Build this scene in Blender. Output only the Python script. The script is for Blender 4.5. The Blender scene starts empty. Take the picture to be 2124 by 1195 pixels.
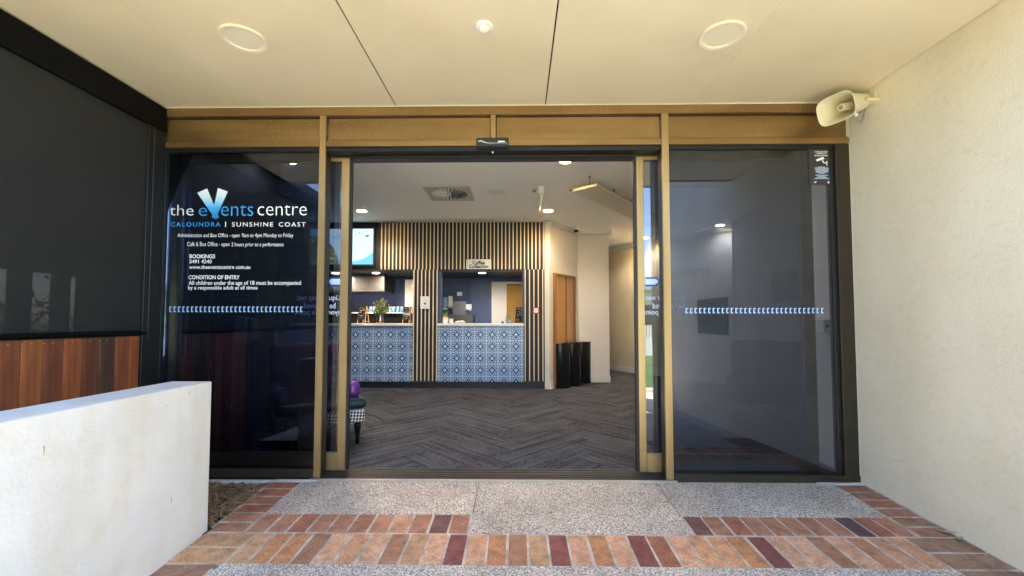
import bpy, bmesh, math, random
from mathutils import Vector, Matrix
random.seed(7)
R = math.radians
scene = bpy.context.scene
C = scene.collection

# ------------------------------------------------------------------ camera
F, PX, PY = 870.0, 1062.0, 631.0          # focal length / principal point in photo pixels (2124 x 1195)
CAMH, CAMD = 1.203, 3.23                  # height above threshold, distance from the glass line
YAW, PITCH = math.atan(13 / F), math.atan(35 / F)
cam = bpy.data.cameras.new('camera'); camo = bpy.data.objects.new('camera', cam); C.objects.link(camo)
camo.location = (0, -CAMD, CAMH)
camo.rotation_euler = (R(90) + PITCH, 0, YAW)
cam.sensor_fit = 'HORIZONTAL'; cam.sensor_width = 36; cam.lens = 36 * F / 2124
cam.shift_x = 0; cam.shift_y = (PY - 597.5) / 2124
cam.clip_start = .05; cam.clip_end = 2000
scene.camera = camo
RM = Matrix.Rotation(YAW, 3, 'Z') @ Matrix.Rotation(R(90) + PITCH, 3, 'X')
CP = Vector((0, -CAMD, CAMH))
def ray(px, py): return RM @ Vector(((px - PX) / F, -(py - PY) / F, -1))
def aY(px, py, Y):
    d = ray(px, py); p = CP + d * ((Y - CP.y) / d.y); return p
def aZ(px, py, Z):
    d = ray(px, py); return CP + d * ((Z - CP.z) / d.z)
def aX(px, py, X):
    d = ray(px, py); return CP + d * ((X - CP.x) / d.x)
SL = .062                                 # the entrance apron falls away from the door
def aG(px, py):
    d = ray(px, py); t = (SL * CP.y - CP.z) / (d.z - SL * d.y); return CP + d * t

# ------------------------------------------------------------------ world, sun, exposure
SUN_EL, SUN_AZ = R(71), R(25)            # the sun stands behind the building
w = bpy.data.worlds.new('World'); scene.world = w; w.use_nodes = True
nt = w.node_tree; bg = nt.nodes['Background']
sky = nt.nodes.new('ShaderNodeTexSky'); sky.sky_type = 'NISHITA'; sky.sun_disc = False
sky.sun_elevation = SUN_EL; sky.sun_rotation = SUN_AZ; sky.air_density = 1.0; sky.dust_density = .8; sky.ozone_density = 1.0
nt.links.new(sky.outputs[0], bg.inputs[0]); bg.inputs[1].default_value = .125
sl = bpy.data.lights.new('sun', 'SUN'); sl.energy = 5.0; sl.angle = R(.5); sl.color = (1, .95, .86)
so = bpy.data.objects.new('sun', sl); C.objects.link(so)
sd = Vector((math.sin(SUN_AZ) * math.cos(SUN_EL), math.cos(SUN_AZ) * math.cos(SUN_EL), math.sin(SUN_EL)))
so.rotation_euler = (-sd).to_track_quat('-Z', 'Y').to_euler(); so.location = (0, 6, 20)
vs = scene.view_settings; vs.view_transform = 'Standard'; vs.look = 'None'; vs.exposure = 2.92; vs.gamma = 1
scene.cycles.max_bounces = 10; scene.cycles.diffuse_bounces = 6; scene.cycles.glossy_bounces = 5
scene.cycles.transparent_max_bounces = 16; scene.cycles.sample_clamp_indirect = 6
scene.cycles.caustics_reflective = False; scene.cycles.caustics_refractive = False

# ------------------------------------------------------------------ materials
MT = {}
def N(nt, t, **k):
    n = nt.nodes.new(t)
    for a, v in k.items(): setattr(n, a, v)
    return n
def mat(name, col=(.5, .5, .5), rough=.6, metal=0, var=.0, vscale=4, bump=0, bscale=60, col2=None, spec=.5, emit=None, estr=0, objcol=False, stretch=None, coat=0, rvar=0):
    """principled surface with two scales of colour noise and optional fine bump, all in object space"""
    m = bpy.data.materials.new(name); m.use_nodes = True; nt = m.node_tree; b = nt.nodes['Principled BSDF']
    L = nt.links.new
    b.inputs['Roughness'].default_value = rough; b.inputs['Metallic'].default_value = metal
    b.inputs['Specular IOR Level'].default_value = spec; b.inputs['Coat Weight'].default_value = coat
    tc = N(nt, 'ShaderNodeTexCoord'); src = tc.outputs['Object']
    if stretch:
        mp = N(nt, 'ShaderNodeMapping'); mp.inputs['Scale'].default_value = stretch; L(src, mp.inputs[0]); src = mp.outputs[0]
    if objcol:
        oi = N(nt, 'ShaderNodeObjectInfo'); base = oi.outputs['Color']
    else:
        rg = N(nt, 'ShaderNodeRGB'); rg.outputs[0].default_value = (*col, 1); base = rg.outputs[0]
    if var or col2 or rvar:
        n1 = N(nt, 'ShaderNodeTexNoise'); n1.inputs['Scale'].default_value = vscale; n1.inputs['Detail'].default_value = 6; L(src, n1.inputs['Vector'])
        if col2:
            rp = N(nt, 'ShaderNodeValToRGB'); rp.color_ramp.elements[0].position = .4; rp.color_ramp.elements[1].position = .62; L(n1.outputs[0], rp.inputs[0])
            mx = N(nt, 'ShaderNodeMix', data_type='RGBA'); L(rp.outputs[0], mx.inputs[0]); L(base, mx.inputs[6]); mx.inputs[7].default_value = (*col2, 1); base = mx.outputs[2]
        if var:
            mr = N(nt, 'ShaderNodeMapRange'); mr.inputs[1].default_value = .25; mr.inputs[2].default_value = .75
            mr.inputs[3].default_value = 1 - var; mr.inputs[4].default_value = 1 + var; L(n1.outputs[0], mr.inputs[0])
            vm = N(nt, 'ShaderNodeVectorMath', operation='SCALE'); L(base, vm.inputs[0]); L(mr.outputs[0], vm.inputs[3]); base = vm.outputs[0]
        if rvar:
            mr2 = N(nt, 'ShaderNodeMapRange'); mr2.inputs[3].default_value = rough - rvar; mr2.inputs[4].default_value = rough + rvar
            L(n1.outputs[0], mr2.inputs[0]); L(mr2.outputs[0], b.inputs['Roughness'])
    L(base, b.inputs['Base Color'])
    if bump:
        n2 = N(nt, 'ShaderNodeTexNoise'); n2.inputs['Scale'].default_value = bscale; n2.inputs['Detail'].default_value = 5; L(src, n2.inputs['Vector'])
        bp = N(nt, 'ShaderNodeBump'); bp.inputs['Strength'].default_value = 1; bp.inputs['Distance'].default_value = bump; L(n2.outputs[0], bp.inputs['Height']); L(bp.outputs[0], b.inputs['Normal'])
    if emit:
        b.inputs['Emission Color'].default_value = (*emit, 1); b.inputs['Emission Strength'].default_value = estr
    MT[name] = m; return m
def aggregate(name, s, cols, bump):
    m = mat(name, (.5, .48, .45), .8); nt = m.node_tree; b = nt.nodes['Principled BSDF']; L = nt.links.new
    tc = N(nt, 'ShaderNodeTexCoord')
    mp = N(nt, 'ShaderNodeMapping'); mp.inputs['Scale'].default_value = (1, 1.2, 1); L(tc.outputs['Object'], mp.inputs[0])
    nz = N(nt, 'ShaderNodeTexNoise'); nz.inputs['Scale'].default_value = s * 1.4; L(mp.outputs[0], nz.inputs['Vector'])
    vmx = N(nt, 'ShaderNodeVectorMath', operation='MULTIPLY_ADD'); L(nz.outputs['Color'], vmx.inputs[0]); vmx.inputs[1].default_value = (.5 / s,) * 3; L(mp.outputs[0], vmx.inputs[2])
    v = N(nt, 'ShaderNodeTexVoronoi'); v.inputs['Scale'].default_value = s; L(vmx.outputs[0], v.inputs['Vector'])
    sep = N(nt, 'ShaderNodeSeparateColor'); L(v.outputs['Color'], sep.inputs[0])
    rp = N(nt, 'ShaderNodeValToRGB'); rp.color_ramp.interpolation = 'CONSTANT'; L(sep.outputs[0], rp.inputs[0])
    els = rp.color_ramp.elements
    while len(els) < len(cols): els.new(.5)
    for i, c in enumerate(cols): els[i].position = i / len(cols); els[i].color = (*c, 1)
    dm = N(nt, 'ShaderNodeMapRange'); dm.inputs[1].default_value = .35; dm.inputs[2].default_value = .72; dm.inputs[3].default_value = 1; dm.inputs[4].default_value = 0; L(v.outputs['Distance'], dm.inputs[0])
    mx = N(nt, 'ShaderNodeMix', data_type='RGBA'); L(dm.outputs[0], mx.inputs[0]); mx.inputs[6].default_value = (.27, .245, .22, 1); L(rp.outputs[0], mx.inputs[7])
    n3 = N(nt, 'ShaderNodeTexNoise'); n3.inputs['Scale'].default_value = 2.5; n3.inputs['Detail'].default_value = 5; L(tc.outputs['Object'], n3.inputs['Vector'])
    mr = N(nt, 'ShaderNodeMapRange'); mr.inputs[1].default_value = .3; mr.inputs[2].default_value = .7; mr.inputs[3].default_value = .84; mr.inputs[4].default_value = 1.12; L(n3.outputs[0], mr.inputs[0])
    sc = N(nt, 'ShaderNodeVectorMath', operation='SCALE'); L(mx.outputs[2], sc.inputs[0]); L(mr.outputs[0], sc.inputs[3]); L(sc.outputs[0], b.inputs['Base Color'])
    bp = N(nt, 'ShaderNodeBump'); bp.inputs['Distance'].default_value = bump; L(dm.outputs[0], bp.inputs['Height']); L(bp.outputs[0], b.inputs['Normal'])
    return m
def glass(name, tint, refl=.045):
    m = bpy.data.materials.new(name); m.use_nodes = True; nt = m.node_tree; L = nt.links.new
    nt.nodes.remove(nt.nodes['Principled BSDF']); out = nt.nodes['Material Output']
    tr = N(nt, 'ShaderNodeBsdfTransparent'); tr.inputs[0].default_value = (*tint, 1)
    gl = N(nt, 'ShaderNodeBsdfGlossy'); gl.inputs['Roughness'].default_value = .0; gl.inputs[0].default_value = (.95, .97, 1, 1)
    fr = N(nt, 'ShaderNodeFresnel'); fr.inputs[0].default_value = 1.5
    ad = N(nt, 'ShaderNodeMath', operation='MULTIPLY_ADD'); ad.inputs[1].default_value = 1.0; ad.inputs[2].default_value = refl; L(fr.outputs[0], ad.inputs[0])
    mx = N(nt, 'ShaderNodeMixShader'); L(ad.outputs[0], mx.inputs[0]); L(tr.outputs[0], mx.inputs[1]); L(gl.outputs[0], mx.inputs[2]); L(mx.outputs[0], out.inputs[0])
    MT[name] = m; return m

mat('soffit', (.75, .67, .505), .55, var=.05, vscale=1.6, bump=.0006, bscale=35)
mat('soffit_trim', (.78, .72, .58), .5)
mat('render_cream', (.83, .77, .625), .85, var=.05, vscale=1.3, bump=.0022, bscale=95)
mat('render_white', (.78, .78, .765), .85, var=.06, vscale=3, bump=.003, bscale=60)
mat('bronze', (.36, .225, .095), .34, .72, var=.10, vscale=2.5, bump=.0002, bscale=300, rvar=.1)
mat('bronze_light', (.46, .31, .14), .36, .6, var=.08, vscale=3, rvar=.08)
mat('bronze_dark', (.040, .031, .020), .45, .4, var=.15, vscale=5)
mat('black_alu', (.011, .011, .0115), .45, .2, var=.2, vscale=5)
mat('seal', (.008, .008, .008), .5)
mat('dark_rubber', (.022, .022, .028), .55, var=.2, vscale=20)
mat('alu', (.62, .60, .57), .35, .9, var=.1, vscale=8)
mat('concrete', (.55, .55, .53), .9, var=.25, vscale=9, bump=.003, bscale=60)
mat('mortar', (.54, .50, .455), .95, var=.18, vscale=14, bump=.002, bscale=160)
mat('vinyl_white', (.86, .87, .89), .5)
mat('vinyl_blue', (.04, .34, .83), .5)
mat('vinyl_pale', (.50, .63, .86), .55)
mat('vinyl_dot', (.36, .55, .86), .5)
mat('paint_white', (.78, .77, .74), .6, var=.03, vscale=2)
mat('paint_wall', (.73, .715, .67), .65, var=.03, vscale=1.5, bump=.0008, bscale=70)
mat('paint_warm', (.72, .65, .50), .65, var=.03, vscale=1.5, bump=.0008, bscale=70)
mat('ceiling_paint', (.86, .85, .82), .8, var=.03, vscale=1.2)
mat('diffuser_grey', (.46, .44, .41), .6)
mat('navy_wall', (.055, .090, .205), .55, var=.12, vscale=2)
mat('black_panel', (.008, .0075, .008), .5, var=.2, vscale=4)
mat('kick', (.014, .019, .03), .45, var=.2, vscale=4)
mat('slat_wood', (.82, .69, .54), .55, var=.10, vscale=9, stretch=(6, 6, .4))
mat('bench_white', (.78, .80, .82), .3)
mat('door_wood', (.52, .27, .085), .4, var=.16, vscale=3, stretch=(9, 9, .5))
mat('door_wood_pale', (.46, .29, .15), .4, var=.12, vscale=3, stretch=(9, 9, .5))
mat('door_frame_wood', (.30, .14, .045), .4, var=.12, vscale=4, stretch=(9, 9, .5))
mat('door_ochre', (.60, .33, .06), .5, var=.08, vscale=3)
mat('bin_black', (.012, .012, .013), .22, var=.2, vscale=6)
mat('plastic_white', (.80, .79, .76), .4)
mat('plastic_cream', (.76, .70, .50), .38, var=.06, vscale=14)
mat('plastic_black', (.02, .02, .022), .35)
mat('plastic_red', (.55, .02, .03), .4)
mat('steel', (.30, .29, .28), .3, .9, var=.25, vscale=5, stretch=(1, 1, 4))
mat('hood_steel', (.16, .155, .15), .45, .8, var=.2, vscale=3)
mat('board_wood', (1, 1, 1), .7, objcol=True, var=.45, vscale=5, stretch=(3, 7, .55), bump=.0012, bscale=30)
mat('paver', (1, 1, 1), .82, objcol=True, var=.32, vscale=70, bump=.0016, bscale=220)
mat('blind_pelmet', (.0028, .0028, .003), .6, var=.2, vscale=3, spec=.15)
mat('chalk_black', (.012, .012, .012), .7)
mat('chalk', (.72, .72, .68), .9)
mat('chalk_pink', (.70, .25, .38), .9)
mat('chalk_green', (.45, .60, .22), .9)
mat('easel_wood', (.62, .40, .20), .6, var=.15, vscale=20)
mat('leaf', (.10, .17, .045), .55, var=.4, vscale=30)
mat('blossom', (.66, .72, .36), .6, var=.15, vscale=40)
mat('copper', (.62, .33, .13), .2, 1)
mat('mirror_steel', (.75, .73, .70), .08, 1)
mat('ceramic_blue', (.22, .36, .62), .3)
mat('paper', (.88, .89, .94), .8)
mat('terracotta', (.72, .28, .08), .7)
mat('green_bright', (.12, .45, .07), .6)
mat('planter_grey', (.27, .28, .30), .6)
mat('navy_panel', (.02, .05, .34), .35)
mat('dispenser_blue', (.55, .70, .95), .4)
mat('purple_vinyl', (.16, .025, .32), .25, coat=.3)
mat('teal_vinyl', (.01, .035, .05), .22, coat=.4)
mat('black_lacquer', (.006, .006, .006), .12, coat=.5)
mat('floral', (.02, .022, .03), .6, col2=(.25, .07, .17), vscale=14)
mat('lamp_glow', (1, .9, .7), .5, emit=(1, .80, .48), estr=9)
mat('lamp_glow_cool', (1, .95, .9), .5, emit=(1, .90, .78), estr=9)
mat('lens_frost', (.80, .78, .70), .6, bump=.002, bscale=160)
mat('asphalt', (.06, .06, .06), .9, var=.2, vscale=8)
mat('fence_black', (.02, .02, .02), .5)
mat('roof_metal', (.35, .40, .52), .5, .2)
mat('plaque', (.055, .06, .062), .35, .4)
mat('plaque_text', (.012, .012, .012), .6)
mat('notice', (.035, .03, .035), .5)
mat('grass', (.07, .13, .025), .9, var=.35, vscale=6, bump=.02, bscale=70)
mat('spike_leaf', (.06, .08, .055), .5, var=.3, vscale=8)
mat('dry_leaf', (.42, .34, .20), .8, var=.3, vscale=40)
mat('dirt_speck', (.72, .70, .62), .9)
mat('rust', (.42, .26, .10), .9)
mat('art_brown', (.34, .22, .10), .6, col2=(.12, .08, .05), vscale=10)
aggregate('aggregate', 105, [(.80, .74, .68), (.68, .62, .56), (.86, .83, .79), (.40, .36, .34), (.78, .70, .62), (.84, .80, .77), (.70, .62, .55)], .003)
mat('pale_bounce_concrete', (.64, .565, .44), .9, var=.08, vscale=3, bump=.001, bscale=80)  # unseen ground, pale warm tone set to bounce light onto the soffit
def mottle(name, scale, tint, p0=.35, p1=.6, stretch=(1, 1, 1), detail=5):
    """wear: multiply the colour by a tint in irregular patches fixed to the place"""
    nt = MT[name].node_tree; b = nt.nodes['Principled BSDF']; L = nt.links.new; old = b.inputs['Base Color'].links[0].from_socket
    g_ = N(nt, 'ShaderNodeNewGeometry'); mp = N(nt, 'ShaderNodeMapping'); mp.inputs['Scale'].default_value = stretch; L(g_.outputs['Position'], mp.inputs[0])
    n = N(nt, 'ShaderNodeTexNoise'); n.inputs['Scale'].default_value = scale; n.inputs['Detail'].default_value = detail; L(mp.outputs[0], n.inputs['Vector'])
    r = N(nt, 'ShaderNodeValToRGB'); r.color_ramp.elements[0].position = p0; r.color_ramp.elements[0].color = (*tint, 1); r.color_ramp.elements[1].position = p1; r.color_ramp.elements[1].color = (1, 1, 1, 1); L(n.outputs[0], r.inputs[0])
    v = N(nt, 'ShaderNodeVectorMath', operation='MULTIPLY'); L(old, v.inputs[0]); L(r.outputs[0], v.inputs[1]); L(v.outputs[0], b.inputs['Base Color'])
mottle('paver', 16, (.66, .60, .56), .30, .58); mottle('paver', 330, (.38, .34, .34), .30, .46, detail=2); mottle('paver', 5, (.80, .78, .76), .35, .6)
mottle('render_white', 2.2, (.93, .90, .84), .32, .55, (2.5, 2.5, .6)); mottle('render_white', 7, (.95, .94, .91), .3, .5)
mottle('render_cream', 1.6, (.93, .90, .84), .32, .6, (1, 1, .7)); mottle('render_cream', 26, (.95, .94, .92), .32, .45)
mottle('aggregate', 3.5, (.84, .82, .80), .36, .58); mottle('aggregate', 40, (.78, .76, .74), .28, .42)
mottle('mortar', 10, (.62, .58, .53), .36, .58); mottle('bronze', 3, (.80, .77, .72), .36, .62, (.3, 1, 3)); mottle('bronze_light', 4, (.84, .82, .78), .36, .62, (3, 3, .3))
mottle('soffit', 1.1, (.95, .935, .90), .36, .6)
glass('glass_tint', (.49, .55, .68), .02)
glass('glass_leaf', (.50, .54, .63), .11)

# blind fabric: woven, a little see-through
m = mat('blind_fabric', (.016, .016, .0165), .75, var=.18, vscale=3, bump=.0012, bscale=420); nt = m.node_tree
tr = N(nt, 'ShaderNodeBsdfTransparent'); mx = N(nt, 'ShaderNodeMixShader'); mx.inputs[0].default_value = .011
nt.links.new(nt.nodes['Principled BSDF'].outputs[0], mx.inputs[1]); nt.links.new(tr.outputs[0], mx.inputs[2]); nt.links.new(mx.outputs[0], nt.nodes['Material Output'].inputs[0])

# logo gradient: white at the top of each ticket to blue at its foot (printed)
m = mat('logo_gradient', (1, 1, 1), .5); nt = m.node_tree; tc = N(nt, 'ShaderNodeTexCoord'); sp = N(nt, 'ShaderNodeSeparateXYZ'); rp = N(nt, 'ShaderNodeValToRGB')
nt.links.new(tc.outputs['Generated'], sp.inputs[0]); nt.links.new(sp.outputs['Z'], rp.inputs[0])
rp.color_ramp.elements[0].position = .0; rp.color_ramp.elements[0].color = (.02, .16, .55, 1); rp.color_ramp.elements[1].position = 1; rp.color_ramp.elements[1].color = (.92, .93, .95, 1)
e = rp.color_ramp.elements.new(.38); e.color = (.05, .42, .86, 1); e = rp.color_ramp.elements.new(.72); e.color = (.62, .80, .94, 1)
nt.links.new(rp.outputs[0], nt.nodes['Principled BSDF'].inputs['Base Color'])

# carpet plank: streaks along the plank, looped speckle
def carpet(name, objrand):
    m = mat(name, (.1, .1, .1), .95, spec=.1); nt = m.node_tree; b = nt.nodes['Principled BSDF']; L = nt.links.new
    tc = N(nt, 'ShaderNodeTexCoord'); oi = N(nt, 'ShaderNodeObjectInfo')
    off = N(nt, 'ShaderNodeVectorMath', operation='ADD'); L(tc.outputs['Object'], off.inputs[0])
    if objrand:
        k = N(nt, 'ShaderNodeMath', operation='MULTIPLY'); L(oi.outputs['Random'], k.inputs[0]); k.inputs[1].default_value = 37; L(k.outputs[0], off.inputs[1])
    mp = N(nt, 'ShaderNodeMapping'); mp.inputs['Scale'].default_value = (1.1, 26, 1); L(off.outputs[0], mp.inputs[0])
    n1 = N(nt, 'ShaderNodeTexNoise'); n1.inputs['Scale'].default_value = 1; n1.inputs['Detail'].default_value = 4; n1.inputs['Roughness'].default_value = .62; L(mp.outputs[0], n1.inputs['Vector'])
    mp2 = N(nt, 'ShaderNodeMapping'); mp2.inputs['Scale'].default_value = (.6, 1, 1); L(off.outputs[0], mp2.inputs[0])
    v = N(nt, 'ShaderNodeTexNoise'); v.inputs['Scale'].default_value = 120; v.inputs['Detail'].default_value = 2; L(mp2.outputs[0], v.inputs['Vector'])
    n3 = N(nt, 'ShaderNodeTexNoise'); n3.inputs['Scale'].default_value = 2.5; n3.inputs['Detail'].default_value = 2; L(off.outputs[0], n3.inputs['Vector'])
    a = N(nt, 'ShaderNodeMath', operation='MULTIPLY_ADD'); L(n1.outputs[0], a.inputs[0]); a.inputs[1].default_value = .60; 
    a2 = N(nt, 'ShaderNodeMath', operation='MULTIPLY'); L(v.outputs[0], a2.inputs[0]); a2.inputs[1].default_value = .72; L(a2.outputs[0], a.inputs[2])
    a3 = N(nt, 'ShaderNodeMath', operation='MULTIPLY_ADD'); L(n3.outputs[0], a3.inputs[0]); a3.inputs[1].default_value = .25; L(a.outputs[0], a3.inputs[2])
    rp = N(nt, 'ShaderNodeValToRGB'); L(a3.outputs[0], rp.inputs[0]); e = rp.color_ramp.elements
    e[0].position = .58; e[0].color = (.010, .009, .010, 1); e[1].position = .92; e[1].color = (.095, .105, .140, 1)
    x = e.new(.70); x.color = (.030, .032, .040, 1); x = e.new(.78); x.color = (.055, .061, .080, 1)
    L(rp.outputs[0], b.inputs['Base Color'])
    bp = N(nt, 'ShaderNodeBump'); bp.inputs['Distance'].default_value = .004; L(a.outputs[0], bp.inputs['Height']); L(bp.outputs[0], b.inputs['Normal'])
carpet('carpet', True); carpet('carpet_base', False)

# patterned tile, drawn from its UV: ring, petals, hub and corner stars in pale blue on navy
def tilemat():
    m = mat('tile', (1, 1, 1), .28); nt = m.node_tree; b = nt.nodes['Principled BSDF']; L = nt.links.new
    uv = N(nt, 'ShaderNodeUVMap'); sp = N(nt, 'ShaderNodeSeparateXYZ'); L(uv.outputs[0], sp.inputs[0])
    def M(op, a, b_=None, c=None):
        n = N(nt, 'ShaderNodeMath', operation=op)
        for i, v in enumerate((a, b_, c)):
            if v is None: continue
            if isinstance(v, (int, float)): n.inputs[i].default_value = v
            else: L(v, n.inputs[i])
        return n.outputs[0]
    x = M('SUBTRACT', sp.outputs[0], .5); y = M('SUBTRACT', sp.outputs[1], .5)
    r = M('SQRT', M('ADD', M('MULTIPLY', x, x), M('MULTIPLY', y, y))); a = M('ARCTAN2', y, x)
    def band(v, c, wd): return M('LESS_THAN', M('ABSOLUTE', M('SUBTRACT', v, c)), wd)
    ring = band(r, .450, .032)
    pet = M('MULTIPLY', M('LESS_THAN', M('ABSOLUTE', M('SUBTRACT', r, M('MULTIPLY_ADD', M('ABSOLUTE', M('COSINE', M('MULTIPLY', a, 4))), .075, .235))), .045), M('GREATER_THAN', M('ABSOLUTE', M('COSINE', M('MULTIPLY', a, 4))), .45))
    spoke = M('MULTIPLY', M('GREATER_THAN', M('ABSOLUTE', M('COSINE', M('MULTIPLY', a, 2))), .965), band(r, .21, .16))
    hub = M('MAXIMUM', M('LESS_THAN', r, .045), band(r, .105, .026))
    cx = M('SUBTRACT', .5, M('ABSOLUTE', x)); cy = M('SUBTRACT', .5, M('ABSOLUTE', y))
    dia = M('ADD', cx, cy)
    star = M('LESS_THAN', dia, .16)
    s2 = M('LESS_THAN', M('MULTIPLY', cx, cy), .0006)
    corner = M('MULTIPLY', M('GREATER_THAN', r, .50), M('MAXIMUM', star, s2))
    on = M('MINIMUM', 1, M('ADD', M('ADD', ring, pet), M('ADD', M('ADD', spoke, hub), corner)))
    mid = M('MULTIPLY', M('LESS_THAN', r, .36), .26)
    fac = M('MAXIMUM', on, mid)
    mx = N(nt, 'ShaderNodeMix', data_type='RGBA'); L(fac, mx.inputs[0]); mx.inputs[6].default_value = (.006, .034, .20, 1); mx.inputs[7].default_value = (.45, .68, 1.0, 1)
    L(mx.outputs[2], b.inputs['Base Color'])
tilemat()
# checkered upholstery
m = mat('check', (1, 1, 1), .7); nt = m.node_tree; ck = N(nt, 'ShaderNodeTexChecker'); tc = N(nt, 'ShaderNodeTexCoord'); mp = N(nt, 'ShaderNodeMapping'); mp.inputs['Rotation'].default_value = (0, R(38), R(3)); mp.inputs['Location'].default_value = (.013, .017, .011)
nt.links.new(tc.outputs['Object'], mp.inputs[0]); nt.links.new(mp.outputs[0], ck.inputs[0]); ck.inputs['Scale'].default_value = 48
ck.inputs[1].default_value = (.80, .80, .80, 1); ck.inputs[2].default_value = (.012, .012, .016, 1); nt.links.new(ck.outputs[0], nt.nodes['Principled BSDF'].inputs['Base Color'])
# menu screen (gives off its own light)
m = mat('screen', (.02, .02, .02), .2); nt = m.node_tree; b = nt.nodes['Principled BSDF']; uv = N(nt, 'ShaderNodeUVMap'); L = nt.links.new
def vd(cx, cy, sx=1.78):
    mp = N(nt, 'ShaderNodeMapping'); mp.inputs['Scale'].default_value = (sx, 1, 1); L(uv.outputs[0], mp.inputs[0])
    s = N(nt, 'ShaderNodeVectorMath', operation='DISTANCE'); L(mp.outputs[0], s.inputs[0]); s.inputs[1].default_value = (cx, cy, 0); return s.outputs['Value']
def lt(v, t):
    n = N(nt, 'ShaderNodeMath', operation='LESS_THAN'); L(v, n.inputs[0]); n.inputs[1].default_value = t; return n.outputs[0]
def mixc(f, a, c):
    n = N(nt, 'ShaderNodeMix', data_type='RGBA'); L(f, n.inputs[0]); L(a, n.inputs[6])
    if isinstance(c, tuple): n.inputs[7].default_value = (*c, 1)
    else: L(c, n.inputs[7])
    return n.outputs[2]
bgc = N(nt, 'ShaderNodeRGB'); bgc.outputs[0].default_value = (.14, .46, .62, 1)
c1 = mixc(lt(vd(1.12, 1.02), .94), bgc.outputs[0], (.50, .68, .74))
fn = N(nt, 'ShaderNodeTexVoronoi'); fn.inputs['Scale'].default_value = 17; L(uv.outputs[0], fn.inputs['Vector'])
fr = N(nt, 'ShaderNodeValToRGB'); sp = N(nt, 'ShaderNodeSeparateColor'); L(fn.outputs['Color'], sp.inputs[0]); L(sp.outputs[0], fr.inputs[0])
fr.color_ramp.elements[0].color = (.02, .05, .03, 1); fr.color_ramp.elements[1].color = (.42, .50, .22, 1); e = fr.color_ramp.elements.new(.5); e.color = (.10, .22, .08, 1); e = fr.color_ramp.elements.new(.72); e.color = (.28, .09, .07, 1)
c2 = mixc(lt(vd(0, .0), .80), c1, fr.outputs[0])
L(c2, b.inputs['Emission Color']); b.inputs['Emission Strength'].default_value = .24
m = mat('screen_leaf', (.0, .0, .0), .3, emit=(.01, .10, .03), estr=.35); m = mat('screen_text', (0, 0, 0), .3, emit=(.05, .13, .2), estr=.3)

# ------------------------------------------------------------------ builders
WL = {}                                    # world location of every parent
def link(name, me, material, parent=None, center=True):
    """me in world coordinates -> one mesh object with its origin at its own centre, under parent"""
    if center:
        xs = [v.co for v in me.vertices]
        lo = Vector((min(v.x for v in xs), min(v.y for v in xs), min(v.z for v in xs))); hi = Vector((max(v.x for v in xs), max(v.y for v in xs), max(v.z for v in xs)))
        c = (lo + hi) / 2
    else: c = Vector((0, 0, 0))
    me.transform(Matrix.Translation(-c))
    o = bpy.data.objects.new(name, me); C.objects.link(o)
    if material: me.materials.append(MT[material])
    WL[o.name] = c
    if parent: o.parent = parent; o.location = c - WL[parent.name]
    else: o.location = c
    return o
def thing(name, label, cat, loc, group=None):
    o = bpy.data.objects.new(name, None); C.objects.link(o); o.location = loc; o.empty_display_size = .1
    WL[o.name] = Vector(loc); o['label'] = label; o['category'] = cat
    if group: o['group'] = group
    return o
def tag(o, label, cat, group=None):
    o['label'] = label; o['category'] = cat
    if group: o['group'] = group
    return o
def struct(o, kind='structure'): o['kind'] = kind; return o
def newmesh(bm, smooth=False):
    me = bpy.data.meshes.new('mesh'); bm.to_mesh(me); bm.free()
    if smooth:
        for p in me.polygons: p.use_smooth = True
        try: me.set_sharp_from_angle(angle=R(35))
        except Exception: pass
    return me
def bbox(bm, x0, x1, y0, y1, z0, z1, bev=0, seg=1):
    r = bmesh.ops.create_cube(bm, size=1); vs_ = r['verts']
    for v in vs_:
        v.co = Vector(((x0 + x1) / 2 + v.co.x * (x1 - x0), (y0 + y1) / 2 + v.co.y * (y1 - y0), (z0 + z1) / 2 + v.co.z * (z1 - z0)))
    if bev:
        es = list({e for v in vs_ for e in v.link_edges})
        bmesh.ops.bevel(bm, geom=es, offset=bev, segments=seg, affect='EDGES', profile=.5)
def box(name, b, material, parent=None, bev=.002, seg=1):
    bm = bmesh.new(); x0, x1, y0, y1, z0, z1 = b
    bbox(bm, min(x0, x1), max(x0, x1), min(y0, y1), max(y0, y1), min(z0, z1), max(z0, z1), bev, seg)
    return link(name, newmesh(bm), material, parent)
def boxes(name, bs, material, parent=None, bev=.002):
    bm = bmesh.new()
    for b in bs: bbox(bm, *b, bev)
    return link(name, newmesh(bm), material, parent)
def poly(name, pts, material, parent=None, thick=None):
    """flat polygon from world points, or a prism when thick is a vector"""
    bm = bmesh.new(); vs_ = [bm.verts.new(p) for p in pts]; f = bm.faces.new(vs_)
    if thick is not None:
        r = bmesh.ops.extrude_face_region(bm, geom=[f]); bmesh.ops.translate(bm, vec=Vector(thick), verts=[g for g in r['geom'] if isinstance(g, bmesh.types.BMVert)])
    bmesh.ops.recalc_face_normals(bm, faces=bm.faces)
    return link(name, newmesh(bm), material, parent)
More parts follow.
